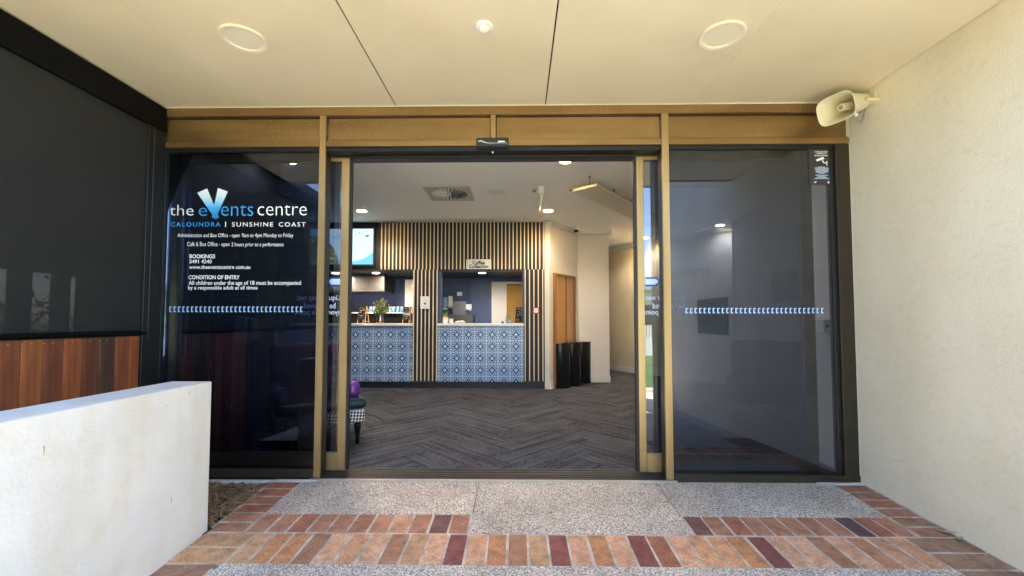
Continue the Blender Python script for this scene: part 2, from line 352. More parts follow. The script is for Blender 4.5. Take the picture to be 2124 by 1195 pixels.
def lathe(name, prof, loc, material, parent=None, n=28, axis='Z', smooth=True, sc=(1, 1)):
    """prof: (radius, height); axis of revolution Z (up), or -Y"""
    bm = bmesh.new(); rings = []
    for r_, h in prof:
        ring = []
        for k in range(n):
            a = 2 * math.pi * k / n; x, y = r_ * math.cos(a) * sc[0], r_ * math.sin(a) * sc[1]
            p = Vector((x, y, h)) if axis == 'Z' else (Vector((x, -h, y)) if axis == 'Y' else Vector((h, x, y)))
            ring.append(bm.verts.new(p + Vector(loc)))
        rings.append(ring)
    for a, b in zip(rings, rings[1:]):
        for k in range(n): bm.faces.new((a[k], a[(k + 1) % n], b[(k + 1) % n], b[k]))
    for ring in (rings[0], rings[-1]):
        try: bm.faces.new(ring)
        except Exception: pass
    bmesh.ops.remove_doubles(bm, verts=bm.verts, dist=1e-6); bmesh.ops.recalc_face_normals(bm, faces=bm.faces)
    return link(name, newmesh(bm, smooth), material, parent)
def tube(name, pts, r_, material, parent=None, n=8):
    pts = [Vector(p) for p in pts]; bm = bmesh.new(); rings = []
    for i, p in enumerate(pts):
        t = (pts[min(i + 1, len(pts) - 1)] - pts[max(i - 1, 0)]).normalized(); u = t.orthogonal().normalized() if i == 0 else (u - t * u.dot(t)).normalized(); v = t.cross(u)
        rr = r_[i] if isinstance(r_, (list, tuple)) else r_
        rings.append([bm.verts.new(p + (u * math.cos(2 * math.pi * k / n) + v * math.sin(2 * math.pi * k / n)) * rr) for k in range(n)])
    for a, b in zip(rings, rings[1:]):
        for k in range(n): bm.faces.new((a[k], a[(k + 1) % n], b[(k + 1) % n], b[k]))
    bm.faces.new(rings[0]); bm.faces.new(rings[-1]); bmesh.ops.recalc_face_normals(bm, faces=bm.faces)
    return link(name, newmesh(bm, True), material, parent)
def textmesh(body, bold=0., space=1.0):
    cu = bpy.data.curves.new('t', 'FONT'); cu.body = body; cu.size = 1; cu.offset = bold; cu.space_character = space; cu.resolution_u = 3; cu.fill_mode = 'FRONT'
    o = bpy.data.objects.new('t', cu); C.objects.link(o); dg = bpy.context.evaluated_depsgraph_get()
    me = bpy.data.meshes.new_from_object(o.evaluated_get(dg)); bpy.data.objects.remove(o); bpy.data.curves.remove(cu)
    return me
def text(name, body, fit, material, parent, bold=0., space=1.0, flip=False):
    """fit: function (u,v in 0..1 of the ink box) -> world point"""
    me = textmesh(body, bold, space); xs = [v.co.x for v in me.vertices]; ys = [v.co.y for v in me.vertices]
    x0, x1, y0, y1 = min(xs), max(xs), min(ys), max(ys)
    for v in me.vertices:
        u = (v.co.x - x0) / (x1 - x0)
        v.co = fit(1 - u if flip else u, (v.co.y - y0) / (y1 - y0))
    return link(name, me, material, parent)
def pxfit(x0, x1, yt, yb, Y, yb2=None):
    """ink box given in photo pixels on the plane at depth Y"""
    a, b = aY(x0, yb, Y), aY(x1, yb if yb2 is None else yb2, Y); c = aY(x0, yt, Y)
    return lambda u, v: Vector((a.x + (b.x - a.x) * u, Y, a.z + (b.z - a.z) * u + (c.z - a.z) * v))
def copy_tree(o, parent=None, off=None):
    c = o.copy(); C.objects.link(c); c.parent = parent
    if parent is None and off is not None: c.location = o.location + Vector(off)
    for ch in list(o.children): copy_tree(ch, c)
    return c

# ------------------------------------------------------------------ main levels
ZS = aY(1075, 219, 0).z                     # soffit
ZT = aY(1075, 302, 0).z                     # underside of transom
ZC = 3.0                                    # foyer ceiling
XL, XR = aY(331, 600, 0).x, 2.56            # left clad wall, right rendered wall
SOE = -1.71                                 # front edge of the soffit

# ---- ground
def sheet(name, x0, x1, y0, y1, z, material, slope=0, dz=0):
    f = lambda y: (slope * y) + z
    return poly(name, [(x0, y0, f(y0)), (x1, y0, f(y0)), (x1, y1, f(y1)), (x0, y1, f(y1))], material)
bm = bmesh.new()
zf = SL * -7 - .03
vv = [bm.verts.new(p) for p in ((-300, -7, zf), (300, -7, zf), (300, -300, zf), (-300, -300, zf), (-300, 300, -.6), (300, 300, -.6), (300, 1.0, -.6), (-300, 1.0, -.6), (300, -.9, -.6), (-300, -.9, -.6))]
bm.faces.new((vv[3], vv[2], vv[1], vv[0])); bm.faces.new((vv[7], vv[6], vv[5], vv[4]))
bmesh.ops.delete(bm, geom=[v for v in vv[8:]], context='VERTS')
bm.faces.new((vv[0], vv[1], vv[6], vv[7])); bmesh.ops.recalc_face_normals(bm, faces=bm.faces)
struct(link('ground', newmesh(bm), 'grass', center=False))
GA = lambda y, k=0: SL * y + k
XB0 = aG(437, 1098).x                       # outer edge of the left brick border
fc = sheet('forecourt', -3.2, 8, -7, -1.27, -.012, 'pale_bounce_concrete', SL); struct(fc)

# ---- apron: mortar bed, slabs and bricks
apron = sheet('apron', XB0 - .02, XR, -1.30, .0, -.0035, 'mortar', SL); struct(apron)
WL[apron.name] = Vector(apron.location)
def slab(pts, material='aggregate', par=apron):
    bm = bmesh.new(); v_ = [bm.verts.new((x, y, GA(y, .0))) for x, y in pts]; f = bm.faces.new(v_)
    bmesh.ops.recalc_face_normals(bm, faces=bm.faces)
    if f.normal.z < 0: f.normal_flip()
    r = bmesh.ops.extrude_face_region(bm, geom=[f]); bmesh.ops.translate(bm, vec=(0, 0, -.05), verts=[g for g in r['geom'] if isinstance(g, bmesh.types.BMVert)])
    bmesh.ops.recalc_face_normals(bm, faces=bm.faces)
    return link('slab', newmesh(bm), material, par)
Y1a = (aG(700, 1063.5).y + aG(1600, 1073).y) / 2; Y1b = (aG(700, 1103).y + aG(1600, 1114).y) / 2
Y2b = (aG(700, 1170.5).y + aG(1600, 1179).y) / 2
XA = aG(592, 1030).x; XM0 = aG(983, 1055).x; XM1 = aG(1388, 1038).x; XZ = aG(1783, 1038).x
YT = -.035
g = .0025
slab([(XA, YT), (XM0 - g, YT), (XM0 - g, Y1a), (XA, Y1a)])
slab([(XM0 + g, YT), (XM1 - g, YT), (XM1 - g, Y1b + .004), (XM0 + g, Y1b + .004)])
slab([(XM1 + g, YT), (XZ, YT), (XZ, Y1a), (XM1 + g, Y1a)])
for x_, ya_ in ((XM0, Y1a), (XM1, Y1a)): poly('expansion_joint', [(x_ - .003, YT, GA(YT, -.0012)), (x_ + .003, YT, GA(YT, -.0012)), (x_ + .003, ya_, GA(ya_, -.0012)), (x_ - .003, ya_, GA(ya_, -.0012))], 'dark_rubber', apron)
XLb = aG(449, 1168).x
for a, b_ in ((XLb, -.66), (-.66, .55), (.55, 1.75), (1.75, 2.32)):
    slab([(a + g, Y2b), (b_ - g, Y2b), (b_ - g, -3.2), (a + g, -3.2)])
bm = bmesh.new(); bbox(bm, -.5, .5, -.5, .5, -.03, 0)
top = [f for f in bm.faces if f.normal.z > .9][0]
bk_cache = {}
def brick(x0, x1, y0, y1, col, jit=.0025):
    w_, l_ = round(x1 - x0, 3), round(y1 - y0, 3)
    if (w_, l_) not in bk_cache:
        bm = bmesh.new(); bbox(bm, -w_ / 2, w_ / 2, -l_ / 2, l_ / 2, -.045, 0, .003, 1); me = newmesh(bm); me.materials.append(MT['paver']); bk_cache[(w_, l_)] = me
    o = bpy.data.objects.new('brick', bk_cache[(w_, l_)]); C.objects.link(o); o.parent = apron
    yc = (y0 + y1) / 2; o.location = Vector(((x0 + x1) / 2 + random.uniform(-jit, jit), yc + random.uniform(-jit, jit), GA(yc, random.uniform(-.0012, .001)))) - WL[apron.name]
    o.rotation_euler = (math.atan(SL) + random.uniform(-.004, .004), random.uniform(-.004, .004), random.uniform(-.012, .012)); k = random.uniform(.92, 1.08) * 1.2
    o.color = (col[0] * k, col[1] * k * .97, col[2] * k * .97, 1)
RED, RB, RB2, PLUM, DPL = (.36, .145, .088), (.38, .195, .122), (.42, .21, .128), (.155, .075, .070), (.13, .075, .085)
TAN, ORG, PEA, PO, SPK, DRED, BRN = (.50, .315, .175), (.47, .235, .115), (.60, .365, .235), (.56, .32, .185), (.36, .185, .11), (.22, .075, .065), (.30, .185, .12)
jt = .0145
# row 1 (headers), either side of the middle slab
def header_row(xa, xb, ya, yb, cols):
    n = len(cols); p = (xb - xa) / n
    for i, c in enumerate(cols): brick(xa + i * p + jt / 2, xa + (i + 1) * p - jt / 2, yb + jt / 2, ya - jt / 2, c)
header_row(XA, XM0 - .005, Y1a, Y1b, [RB2, RB, RED, RB2, RB2, RB, RB2, PO, RB, PLUM, RB])
XR1 = aG(1842, 1074).x
header_row(XM1 + .005, XR1, Y1a, Y1b, [PLUM, RB, RED, RB, RB, RB2, RB2, RB, DPL, RED, RB])
X2a, X2b = aG(494, 1140).x, aG(1927, 1148).x
header_row(X2a, X2b, Y1b, Y2b, [TAN, ORG, ORG, SPK, PEA, PO, PEA, SPK, TAN, PEA, DRED, PEA, ORG, SPK, TAN, DRED, PEA, ORG, PEA, DRED, RED, PEA, PO, PO, ORG, DRED, PEA, PEA, SPK, PEA, RB2, PEA, PO])
# side columns
yl = [YT - .02 - i * (YT - .02 - Y1b) / 6 for i in range(7)]
for i in range(6): brick(XB0, XA - jt, yl[i + 1] + jt / 2, yl[i] - jt / 2, RED if i < 4 else RB)
p2 = (Y1b - Y2b) / 2
for i in range(5): brick(aG(431, 1100).x + .006, X2a - jt / 2, Y1b - (i + 1) * p2 + jt / 2, Y1b - i * p2 - jt / 2, (TAN, TAN, BRN, TAN, SPK)[i])
for i in range(6): brick(max(XZ if i < 4 else XR1, XZ) + jt, XR - .02, yl[i + 1] + jt / 2, yl[i] - jt / 2, (RB, RB, RED, RB, BRN, RB)[i])
for i in range(5): brick(X2b + jt / 2, XR - .014, Y1b - (i + 1) * p2 + jt / 2, Y1b - i * p2 - jt / 2, BRN)
box('cement_patch', (XR - .34, XR - .005, -.048, -.012, -.03, .001), 'concrete', apron, .004)
box('cement_patch', (XB0 + .02, XA + .10, -.052, -.012, -.03, .003), 'concrete', apron, .006)

for px_, py_, r_ in ((1051, 1084, .009), (1292, 1046, .004), (780, 1042, .004), (1180, 1190, .005)):
    q = aG(px_, py_); lathe('gum_spot', [(0, .0022), (r_ * .7, .0018), (r_, .0006)], (q.x, q.y, GA(q.y)), 'dark_rubber', apron, 10, sc=(1, .7))
# ---- mulch bed and kerb beside the low wall
mb = sheet('garden_bed', XL, XB0 + .005, aG(431, 1100).y - .05, 0, -.045, 'dirt_speck'); struct(mb)
mb.data.materials.clear(); MT['soil'] = mat('soil', (.045, .03, .02), .95, var=.5, vscale=30); mb.data.materials.append(MT['soil'])
bm = bmesh.new()
MT['bark'] = mat('bark', (.30, .185, .105), .95, var=.65, vscale=14)
for i in range(2600):
    x, y = random.uniform(XL + .01, XB0 - .01), random.uniform(aG(431, 1100).y + .03, -.06)
    l_, t_ = random.uniform(.015, .085), random.uniform(.0015, .005); a = random.uniform(0, 6.28)
    M_ = Matrix.Translation((x, y, -.035 + random.uniform(0, .03))) @ Matrix.Rotation(a, 4, 'Z') @ Matrix.Rotation(random.uniform(-.4, .4), 4, 'Y')
    r_ = bmesh.ops.create_cube(bm, size=1, matrix=M_ @ Matrix.Diagonal((l_, t_ * 2, t_, 1)))
o = link('bark_mulch', newmesh(bm), 'bark'); struct(o, 'stuff'); tag(o, 'brown bark mulch in the bed behind the low white wall', 'mulch')
tag(box('kerb', (XL + .02, XB0 + .10, -.05, -.006, -.1, -.004), 'concrete', None, .006), 'pale concrete kerb strip between mulch and dark window sill', 'kerb')

# ---- low rendered wall
lw = thing('low_wall', 'low white rendered wall beside the brick border', 'wall', (XB0 - .12, -2.5, -.2))
we = aG(431, 1100); ztop = aY(437, 791, we.y).z; tw = we.x - aY(357, 792, we.y).x
box('wall_body', (we.x - tw, we.x, -6.2, we.y, -.55, ztop), 'render_white', lw, .006, 2)
for px_, py_, ln in ((91, 925, .035), (355, 1032, .03), (345, 840, .012), (393, 812, .016)):
    p = aX(px_, py_, we.x)
    poly('rust_run', [(we.x + .0012, p.y - .0025, p.z), (we.x + .0012, p.y + .0025, p.z), (we.x + .0012, p.y + .001, p.z - ln), (we.x + .0012, p.y - .001, p.z - ln)], 'rust', lw)

# ---- right rendered wall, soffit, roof mass
rw = tag(box('rendered_wall', (XR, XR + .24, -4.25, -.002, -.6, 3.095), 'render_cream', None, .004), 'tall cream rendered side wall carrying the horn loudspeaker', 'wall')
pts_ = [aX(x, y, XR) for x, y in ((1842, 960), (1852, 955), (1862, 954), (1868, 957), (1874, 956))]
tube('hairline_crack', [Vector((XR + .0002, q.y, q.z)) for q in pts_], .0007, 'planter_grey', rw, 5)
tag(box('wall_upstand', (XR + .001, XR + .239, -4.25, SOE - .022, 3.0955, 3.8), 'render_cream', None, .004), 'upper part of the cream side wall rising past the porch roof', 'wall')
sf = thing('soffit', 'cream sheeted porch soffit over the entrance', 'soffit', (0, -.85, ZS)); del sf['category']; del sf['label']; struct(sf)
jx = [aY(x, 217, 0).x for x in (522, 822, 1131, 1446)]
edges = [XL - .02] + jx + [XR - .005]; gaps = [.0, .0006, .0045, .0045, .0006, .0]
for i in range(5):
    box('sheet', (edges[i] + gaps[i], edges[i + 1] - gaps[i + 1], SOE, .06, ZS, ZS + .012), 'soffit', sf, .0008)
box('backing', (XL - .02, XR, SOE + .002, .06, ZS + .014, ZS + .10), 'black_panel', sf, 0)
box('edge_trim', (XL, XR, -.014, .002, ZS - .006, ZS - .0005), 'soffit_trim', sf, .001)
bm = bmesh.new()
for x in jx:
    for k in range(7):
        for s in (-1, 1):
            bmesh.ops.create_circle(bm, cap_ends=True, segments=8, radius=.006, matrix=Matrix.Translation((x + s * .028 + random.uniform(-.003, .003), -.1 - k * .26 + random.uniform(-.006, .006), ZS - .0012)) @ Matrix.Rotation(math.pi, 4, 'X'))
for x in [(edges[i] + edges[i + 1]) / 2 for i in range(5)]:
    for k in range(4):
        bmesh.ops.create_circle(bm, cap_ends=True, segments=8, radius=.006, matrix=Matrix.Translation((x + random.uniform(-.02, .02), -.2 - k * .4, ZS - .0012)) @ Matrix.Rotation(math.pi, 4, 'X'))
link('screw_cover', newmesh(bm), 'soffit_trim', sf)
up = tag(box('sun_block_roof', (XL - 6, XR + .24 + 3, SOE - .02, 14, 3.105, 3.6), 'render_cream', None, .01), 'unseen cream roof mass added above the porch soffit to block the sun', 'building')  # out-of-view slab added and sized to keep the sun off the porch
tag(box('porch_fascia', (XL - .02, XR, SOE - .02, SOE - .001, ZS - .02, 3.10), 'render_cream', None, .004), 'cream front fascia hanging at the edge of the porch soffit', 'fascia')

# ---- unlit downlights and presence sensor in the soffit
def cut(o, x, y, r_, h):
    bm = bmesh.new(); bmesh.ops.create_cone(bm, cap_ends=True, segments=48, radius1=r_, radius2=r_, depth=h * 2, matrix=Matrix.Translation((x, y, ZS)))
    me = newmesh(bm); k = bpy.data.objects.new('k', me); C.objects.link(k)
    md = o.modifiers.new('b', 'BOOLEAN'); md.operation = 'DIFFERENCE'; md.object = k; md.solver = 'EXACT'
    bpy.context.view_layer.update(); ne = bpy.data.meshes.new_from_object(o.evaluated_get(bpy.context.evaluated_depsgraph_get()))
    o.modifiers.clear(); o.data = ne; bpy.data.objects.remove(k)
def porch_light(px, py, label):
    p = aZ(px, py, ZS); t = thing('downlight', label, 'downlight', (p.x, p.y, ZS), 'downlights in the porch soffit'); l = (p.x, p.y, ZS)
    lathe('bezel', [(.098, .004), (.125, .004), (.130, -.004), (.126, -.012), (.112, -.014), (.100, -.009), (.098, .004)], l, 'soffit_trim', t, 40)
    for o in sf.children:
        if o.name.startswith(('sheet', 'backing')): cut(o, p.x, p.y, .101, .095)
    lathe('reflector', [(.1005, -.004), (.098, .02), (.090, .066), (.086, .0675)], l, 'soffit_trim', t, 40)
    lathe('lens', [(.0, .067), (.090, .067)], l, 'lens_frost', t, 40)
porch_light(506, 80, 'round unlit downlight in the porch soffit towards the dark blind')
porch_light(1497, 73, 'round unlit downlight in the porch soffit towards the horn loudspeaker')
p = aZ(1004, 54, ZS); t = thing('presence_sensor', 'small round white presence sensor on the porch soffit', 'sensor', (p.x, p.y, ZS))
lathe('base', [(.049, 0), (.052, -.004), (.048, -.014), (.034, -.018), (.03, -.017)], (p.x, p.y, ZS), 'plastic_white', t, 32)
lathe('dome', [(.032, -.016), (.030, -.026), (.022, -.034), (.010, -.038), (0, -.039)], (p.x, p.y, ZS), 'lens_frost', t, 32)

# ------------------------------------------------------------------ shopfront frame
sh = thing('shopfront', 'bronze framed glass entrance with tinted side panes', 'shopfront', (0, 0, 0))
X = lambda px, py=600, Y=0: aY(px, py, Y).x
Z = lambda py, px=1075, Y=0: aY(px, py, Y).z
xm0, xm1, xm2, xm3 = X(658), X(671), X(1376), X(1391)
xj = X(1746)
D = .11
zh = Z(238); zi1 = Z(245); zi0 = Z(290); ztl = ZT
box('head_rail', (XL - .01, XR, -.012, D, zh, ZS - .007), 'bronze', sh, .002)
box('transom', (XL - .01, xm0 - .0005, -.006, D, ztl, zi0), 'bronze', sh, .003)
box('transom', (xm1 + .0005, xm2 - .0005, -.006, D, ztl, zi0), 'bronze', sh, .003)
box('transom', (xm3 + .0005, XR, -.006, D, ztl, zi0), 'bronze', sh, .003)
for a, b_ in ((xm0, xm1), (xm2, xm3)):
    box('mullion', (a, b_, -.010, .012, -.005, zh - .0006), 'bronze_light', sh, .002)
    box('mullion_back', (a + .003, b_ - .003, .0125, .10, -.005, zi0), 'bronze_dark', sh, .002)
xc0, xc1 = X(1017), X(1028)
box('mullion', (xc0, xc1, -.007, .05, zi0 + .0006, zh - .0006), 'bronze_light', sh, .002)
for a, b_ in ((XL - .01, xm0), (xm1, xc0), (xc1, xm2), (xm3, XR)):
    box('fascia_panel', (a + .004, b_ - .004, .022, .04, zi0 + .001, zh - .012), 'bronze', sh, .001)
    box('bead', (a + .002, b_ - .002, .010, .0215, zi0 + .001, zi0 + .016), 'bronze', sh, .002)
    box('shadow_gap_strip', (a + .001, b_ - .001, .03, .05, zh - .0125, zh - .001), 'seal', sh, .0)  # black strip stands for the shade in the gap under the head rail
bm = bmesh.new()
for i in range(230):
    px_ = random.choice((random.uniform(345, 655), random.uniform(690, 900), random.uniform(1400, 1720), random.uniform(560, 650))); py_ = random.uniform(248, 286)
    p = aY(px_, py_, .0215); r_ = random.uniform(.0008, .0026)
    bmesh.ops.create_circle(bm, cap_ends=True, segments=6, radius=r_, matrix=Matrix.Translation((p.x, .0213, p.z)) @ Matrix.Rotation(R(90), 4, 'X'))
for i in range(60):
    p = aY(random.uniform(360, 1720), random.uniform(224, 234), -.0125); r_ = random.uniform(.0008, .003)
    bmesh.ops.create_circle(bm, cap_ends=True, segments=6, radius=r_, matrix=Matrix.Translation((p.x, -.0125, p.z)) @ Matrix.Rotation(R(90), 4, 'X'))
struct(link('paint_fleck', newmesh(bm), 'dirt_speck', sh), 'stuff')
# end jambs
box('jamb', (XL - .01, XL + .018, .0, .08, -.02, ztl - .001), 'black_alu', sh, .002)
box('jamb', (X(1742), XR, .0, .10, -.005, ztl - .001), 'bronze_dark', sh, .003)
box('glazing_bead', (X(1733), X(1742) - .0005, .02, .07, .05, ztl - .001), 'black_alu', sh, .003)
box('glazing_bead', (xm3 + .001, X(1734), .012, .05, ztl - .03, ztl - .001), 'black_alu', sh, .002)
box('glazing_bead', (XL + .019, xm0 - .001, .012, .05, ztl - .03, ztl - .001), 'black_alu', sh, .002)
# sills
box('sill', (xm3 + .001, X(1762, 985), -.018, .10, -.008, .046), 'bronze_dark', sh, .004)
box('sill', (XL + .01, xm0 - .001, -.012, .10, .012, .065), 'bronze_dark', sh, .004)
box('sill', (XL + .01, xm0 - .001, -.002, .10, -.02, .010), 'black_alu', sh, .003)
# fixed panes
gl_l = box('pane', (XL + .02, xm0 - .002, .030, .036, .060, ztl - .01), 'glass_tint', sh, 0)
gl_r = box('pane', (xm3 + .002, X(1737), .030, .036, .042, ztl - .01), 'glass_tint', sh, 0)
# black head of the door pocket and track
box('track_cover', (xm1 + .001, xm2 - .001, .012, .165, ztl - .035, ztl - .002), 'black_alu', sh, .002)
box('track', (XL + .05, XR - .05, .166, .34, Z(325, 1075, .33), ztl - .003), 'plastic_black', sh, .003)
box('track_lip', (xm1 + .002, xm2 - .002, .100, .112, ztl - .046, ztl - .036), 'bronze_dark', sh, .002)

# lettering on the left pane
GY = .0285
def T(body, x0, x1, yt, yb, material='vinyl_white', bold=0., space=1., par=gl_l, Y=GY, flip=False, name='lettering'):
    return text(name, body, pxfit(x0, x1, yt, yb, Y), material, par, bold, space, flip)
WL[gl_l.name] = Vector(gl_l.location)
T('the', 352, 401, 425, 447, bold=-.012); T('e', 412, 429, 431, 448, 'vinyl_blue', -.012); T('ents', 458, 525, 425, 448, 'vinyl_blue', -.012); T('centre', 534, 636, 425, 447, bold=-.012)
T('CALOUNDRA', 354, 457, 461, 470, 'vinyl_blue', .004, 1.25); T('I', 467, 468.6, 460, 471, 'vinyl_white', .004); T('SUNSHINE', 481, 566.5, 461, 470, 'vinyl_white', .004, 1.25); T('COAST', 578, 634, 461, 470, 'vinyl_white', .004, 1.25)
T('Administration and Box Office - open', 368, 497, 484, 494.5); T('9am to 4pm Monday to Friday', 501.5, 608, 484, 494.5); T('Caf\u00e9 & Box Office - open', 388, 475.8, 502, 513.5); T('2 hours prior to a performance', 480, 588, 503, 513.5)
T('BOOKINGS', 393, 446, 527.5, 536, 'vinyl_white', .022); T('5491 4240', 393, 439, 538.5, 546.5, 'vinyl_white', .016); T('www.theeventscentre com.au', 392, 519, 550, 558, 'vinyl_white', .016)
T('CONDITION OF ENTRY', 391, 497, 571, 579.5, 'vinyl_white', .022)
T('All children under the age of 18 must be accompanied', 391, 624, 582.5, 593.5, 'vinyl_white', .013); T('by a responsible adult at all times', 390, 534, 593, 603, 'vinyl_white', .013)
def px_poly(name, pts, Y, material, par): return poly(name, [aY(x, y, Y) for x, y in pts], material, par)
px_poly('logo_ticket', [(409, 400), (429.5, 391), (454.5, 451), (447, 455)], GY + .0004, 'logo_gradient', gl_l)
px_poly('logo_ticket', [(452, 390), (472.5, 397.6), (446.5, 454.5), (439, 450.5)], GY - .0004, 'logo_gradient', gl_l)
def dots(x0, x1, y0, y1, n, par, Y, material):
    bm = bmesh.new(); p = (x1 - x0) / (n - .5)
    for i in range(n):
        a = x0 + i * p; w_ = p * .45
        for q in ((a, y0, a + w_ * .6, y1), (a + w_ * .6, y0, a + w_ * 1.25, y0 + 2), (a + w_ * .6, y1 - 2, a + w_ * 1.25, y1)):
            bm.faces.new([bm.verts.new(aY(*c, Y)) for c in ((q[0], q[1]), (q[2], q[1]), (q[2], q[3]), (q[0], q[3]))])
    return link('safety_marking', newmesh(bm), material, par)
dots(351, 627, 636, 647.5, 31, gl_l, GY, 'vinyl_dot'); dots(1422, 1708, 639, 650, 31, gl_r, GY, 'vinyl_dot')

# ---- camera warning notice stuck on the right pane
nY = .027
p0, p1 = aY(1677, 309, nY), aY(1727, 383, nY)
nt_ = thing('security_notice', 'black camera warning notice stuck high on the tinted pane', 'notice', (p0.x, nY, p1.z))
box('sheet', (p0.x, p1.x, nY, nY + .0022, p1.z, p0.z), 'notice', nt_, 0)
ny = nY - .0006
for i, (s, a, b_) in enumerate((('24 HOUR CLOSED CIRCUIT', 1690, 1717), ('TELEVISION (CCTV)', 1694, 1714), ('RECORDING IN THIS AREA', 1690, 1717))):
    T(s, a, b_, 313.3 + i * 3.9, 316.4 + i * 3.9, 'vinyl_white', .02, par=nt_, Y=ny)
px_poly('camera_icon', [(1692, 331.5), (1707, 325), (1710, 329.5), (1695, 335)], ny, 'vinyl_white', nt_)
px_poly('camera_icon', [(1704, 331.5), (1705.5, 331), (1710, 337), (1714, 337.2), (1714, 334.5), (1716, 334.5), (1716, 343), (1714, 343), (1714, 339), (1708, 338.6)], ny, 'vinyl_white', nt_)
bm = bmesh.new(); yy = 346
for a, b_ in ((1696, 1712), (1690, 1718), (1690, 1719), (1691, 1718), (1692, 1718), (1691, 1718), (1693, 1716), (1698, 1711), (0, 0), (1691, 1718), (1694, 1715), (1697, 1712), (1692, 1717), (1688, 1721)):
    if a: bm.faces.new([bm.verts.new(aY(*c, ny)) for c in ((a, yy), (b_, yy), (b_, yy + .95), (a, yy + .95))])
    yy += 1.86
link('small_print', newmesh(bm), 'vinyl_pale', nt_)
px_poly('crest', [(1716, 378), (1718.5, 375.5), (1721, 378), (1718.5, 381)], ny, 'vinyl_white', nt_)
px_poly('crest', [(1688, 379), (1691, 376), (1694, 376), (1692, 380)], ny, 'vinyl_pale', nt_)

# ---- motion sensor over the door
a, b_ = aY(988, 286, -.05), aY(1055, 303, -.05)
sn = thing('door_sensor', 'black motion sensor box on the transom over the sliding door', 'sensor', ((a.x + b_.x) / 2, -.03, b_.z))
box('housing', (a.x, b_.x, -.055, -.0065, b_.z, a.z), 'plastic_black', sn, .006, 3)
tube('chrome_strip', [aY(x, y, -.057) for x, y in ((992, 293.5), (997, 292), (1003, 294.5), (1010, 296.5), (1020, 296.8), (1052, 296.4))], [.003, .005, .0045, .0025, .0018, .0016], 'alu', sn)
px_poly('badge', [(1033, 292.2), (1047, 292.2), (1047, 294.8), (1033, 294.8)], -.0562, 'vinyl_white', sn)
lathe('sensor_eye', [(.008, 0), (.008, -.008), (.004, -.012), (0, -.013)], (aY(1022, 312, .03).x, .03, ztl - .036), 'plastic_white', sn, 14)

# ---- sliding door leaves
def leaf(lead0, lead1, trail0, trail1, s, label):
    Y0, Y1 = .122, .160
    zt, zb = aY(1075, 314, Y0).z, .022
    xl0, xl1 = sorted((X(lead0, 600, Y0), X(lead1, 600, Y0))); xt0, xt1 = sorted((X(trail0, 600, Y0), X(trail1, 600, Y0)))
    t = thing('sliding_door', label, 'sliding door', ((xl0 + xt0) / 2, Y0, zb), 'sliding door leaves')
    zr, zbr = aY(1075, 332, Y0).z, aY(1075, 941, Y0).z
    box('stile', (xl0, xl1, Y0, Y1, zb, zt), 'bronze_light', t, .003); box('stile', (xt0, xt1, Y0, Y1, zb, zt), 'bronze', t, .003)
    i0, i1 = (xl1, xt0) if xl1 < xt0 else (xt1, xl0)
    box('top_rail', (i0 + .0005, i1 - .0005, Y0 + .001, Y1 - .001, zr, zt), 'bronze_light', t, .003); box('bottom_rail', (i0 + .0005, i1 - .0005, Y0 + .001, Y1 - .001, zb, zbr), 'bronze_light', t, .003)
    box('brush_seal', (xl0 - .022, xl0 - .0008, Y0 + .006, Y1 - .006, zb, zt), 'seal', t, .001) if s > 0 else box('brush_seal', (xl1 + .0008, xl1 + .022, Y0 + .006, Y1 - .006, zb, zt), 'seal', t, .001)
    gp = box('pane', (i0 + .001, i1 - .001, Y0 + .017, Y0 + .023, zbr - .006, zr + .006), 'glass_leaf', t, 0)
    return t, gp, Y0 + .0155
dl, gl1, ly = leaf(705, 721, 352, 372, -1, 'open bronze sliding door leaf beside the lettered pane')
dr, gl2, ly = leaf(1322.5, 1337.5, 1666, 1690, 1, 'open bronze sliding door leaf beside the pane with the camera notice')
WL[gl1.name] = WL[dl.name] + gl1.location; WL[gl2.name] = WL[dr.name] + gl2.location
def liquor(x0, par):
    for s, a, b_, y0, y1 in (('Liquor may not', 0, 91, 612, 626), ('be removed', 10, 76, 628, 640), ('beyond this point', -8, 95, 642, 656)):
        T(s, x0 - b_, x0 - a, y0, y1, 'vinyl_pale', .012, par=par, Y=ly, flip=True)
liquor(1430, gl2); liquor(706, gl1)
def arrow(xa, xb, xt, par):
    px_poly('arrow_sticker', [(xa, 575), (xb, 575), (xt, 584), (xb, 594), (xa, 594)], ly, 'navy_panel', par)
    s = 1 if xt > xa else -1
    px_poly('arrow_sticker', [(xa, 578.5), (xb - s * 1, 578.5), (xt - s * 4, 584), (xb - s * 1, 590.5), (xa, 590.5)], ly - .0008, 'dispenser_blue', par)
arrow(1339, 1361, 1370, gl2); arrow(706, 686, 678, gl1)

# ---- threshold
th = thing('door_threshold', 'dark ribbed metal threshold strip under the sliding door', 'threshold', (0, .05, 0))
box('plate', (xm0 - .02, xm3 + .02, -.036, .22, -.03, .010), 'dark_rubber', th, .004)
for y0, y1 in ((-.040, -.033), (.020, .025), (.062, .066), (.115, .119), (.17, .174)):
    box('rib', (xm0 - .015, xm3 + .015, y0, y1, .0105 if y0 > -.03 else -.02, .0145), 'alu' if y0 < 0 else 'bronze_dark', th, .0012)

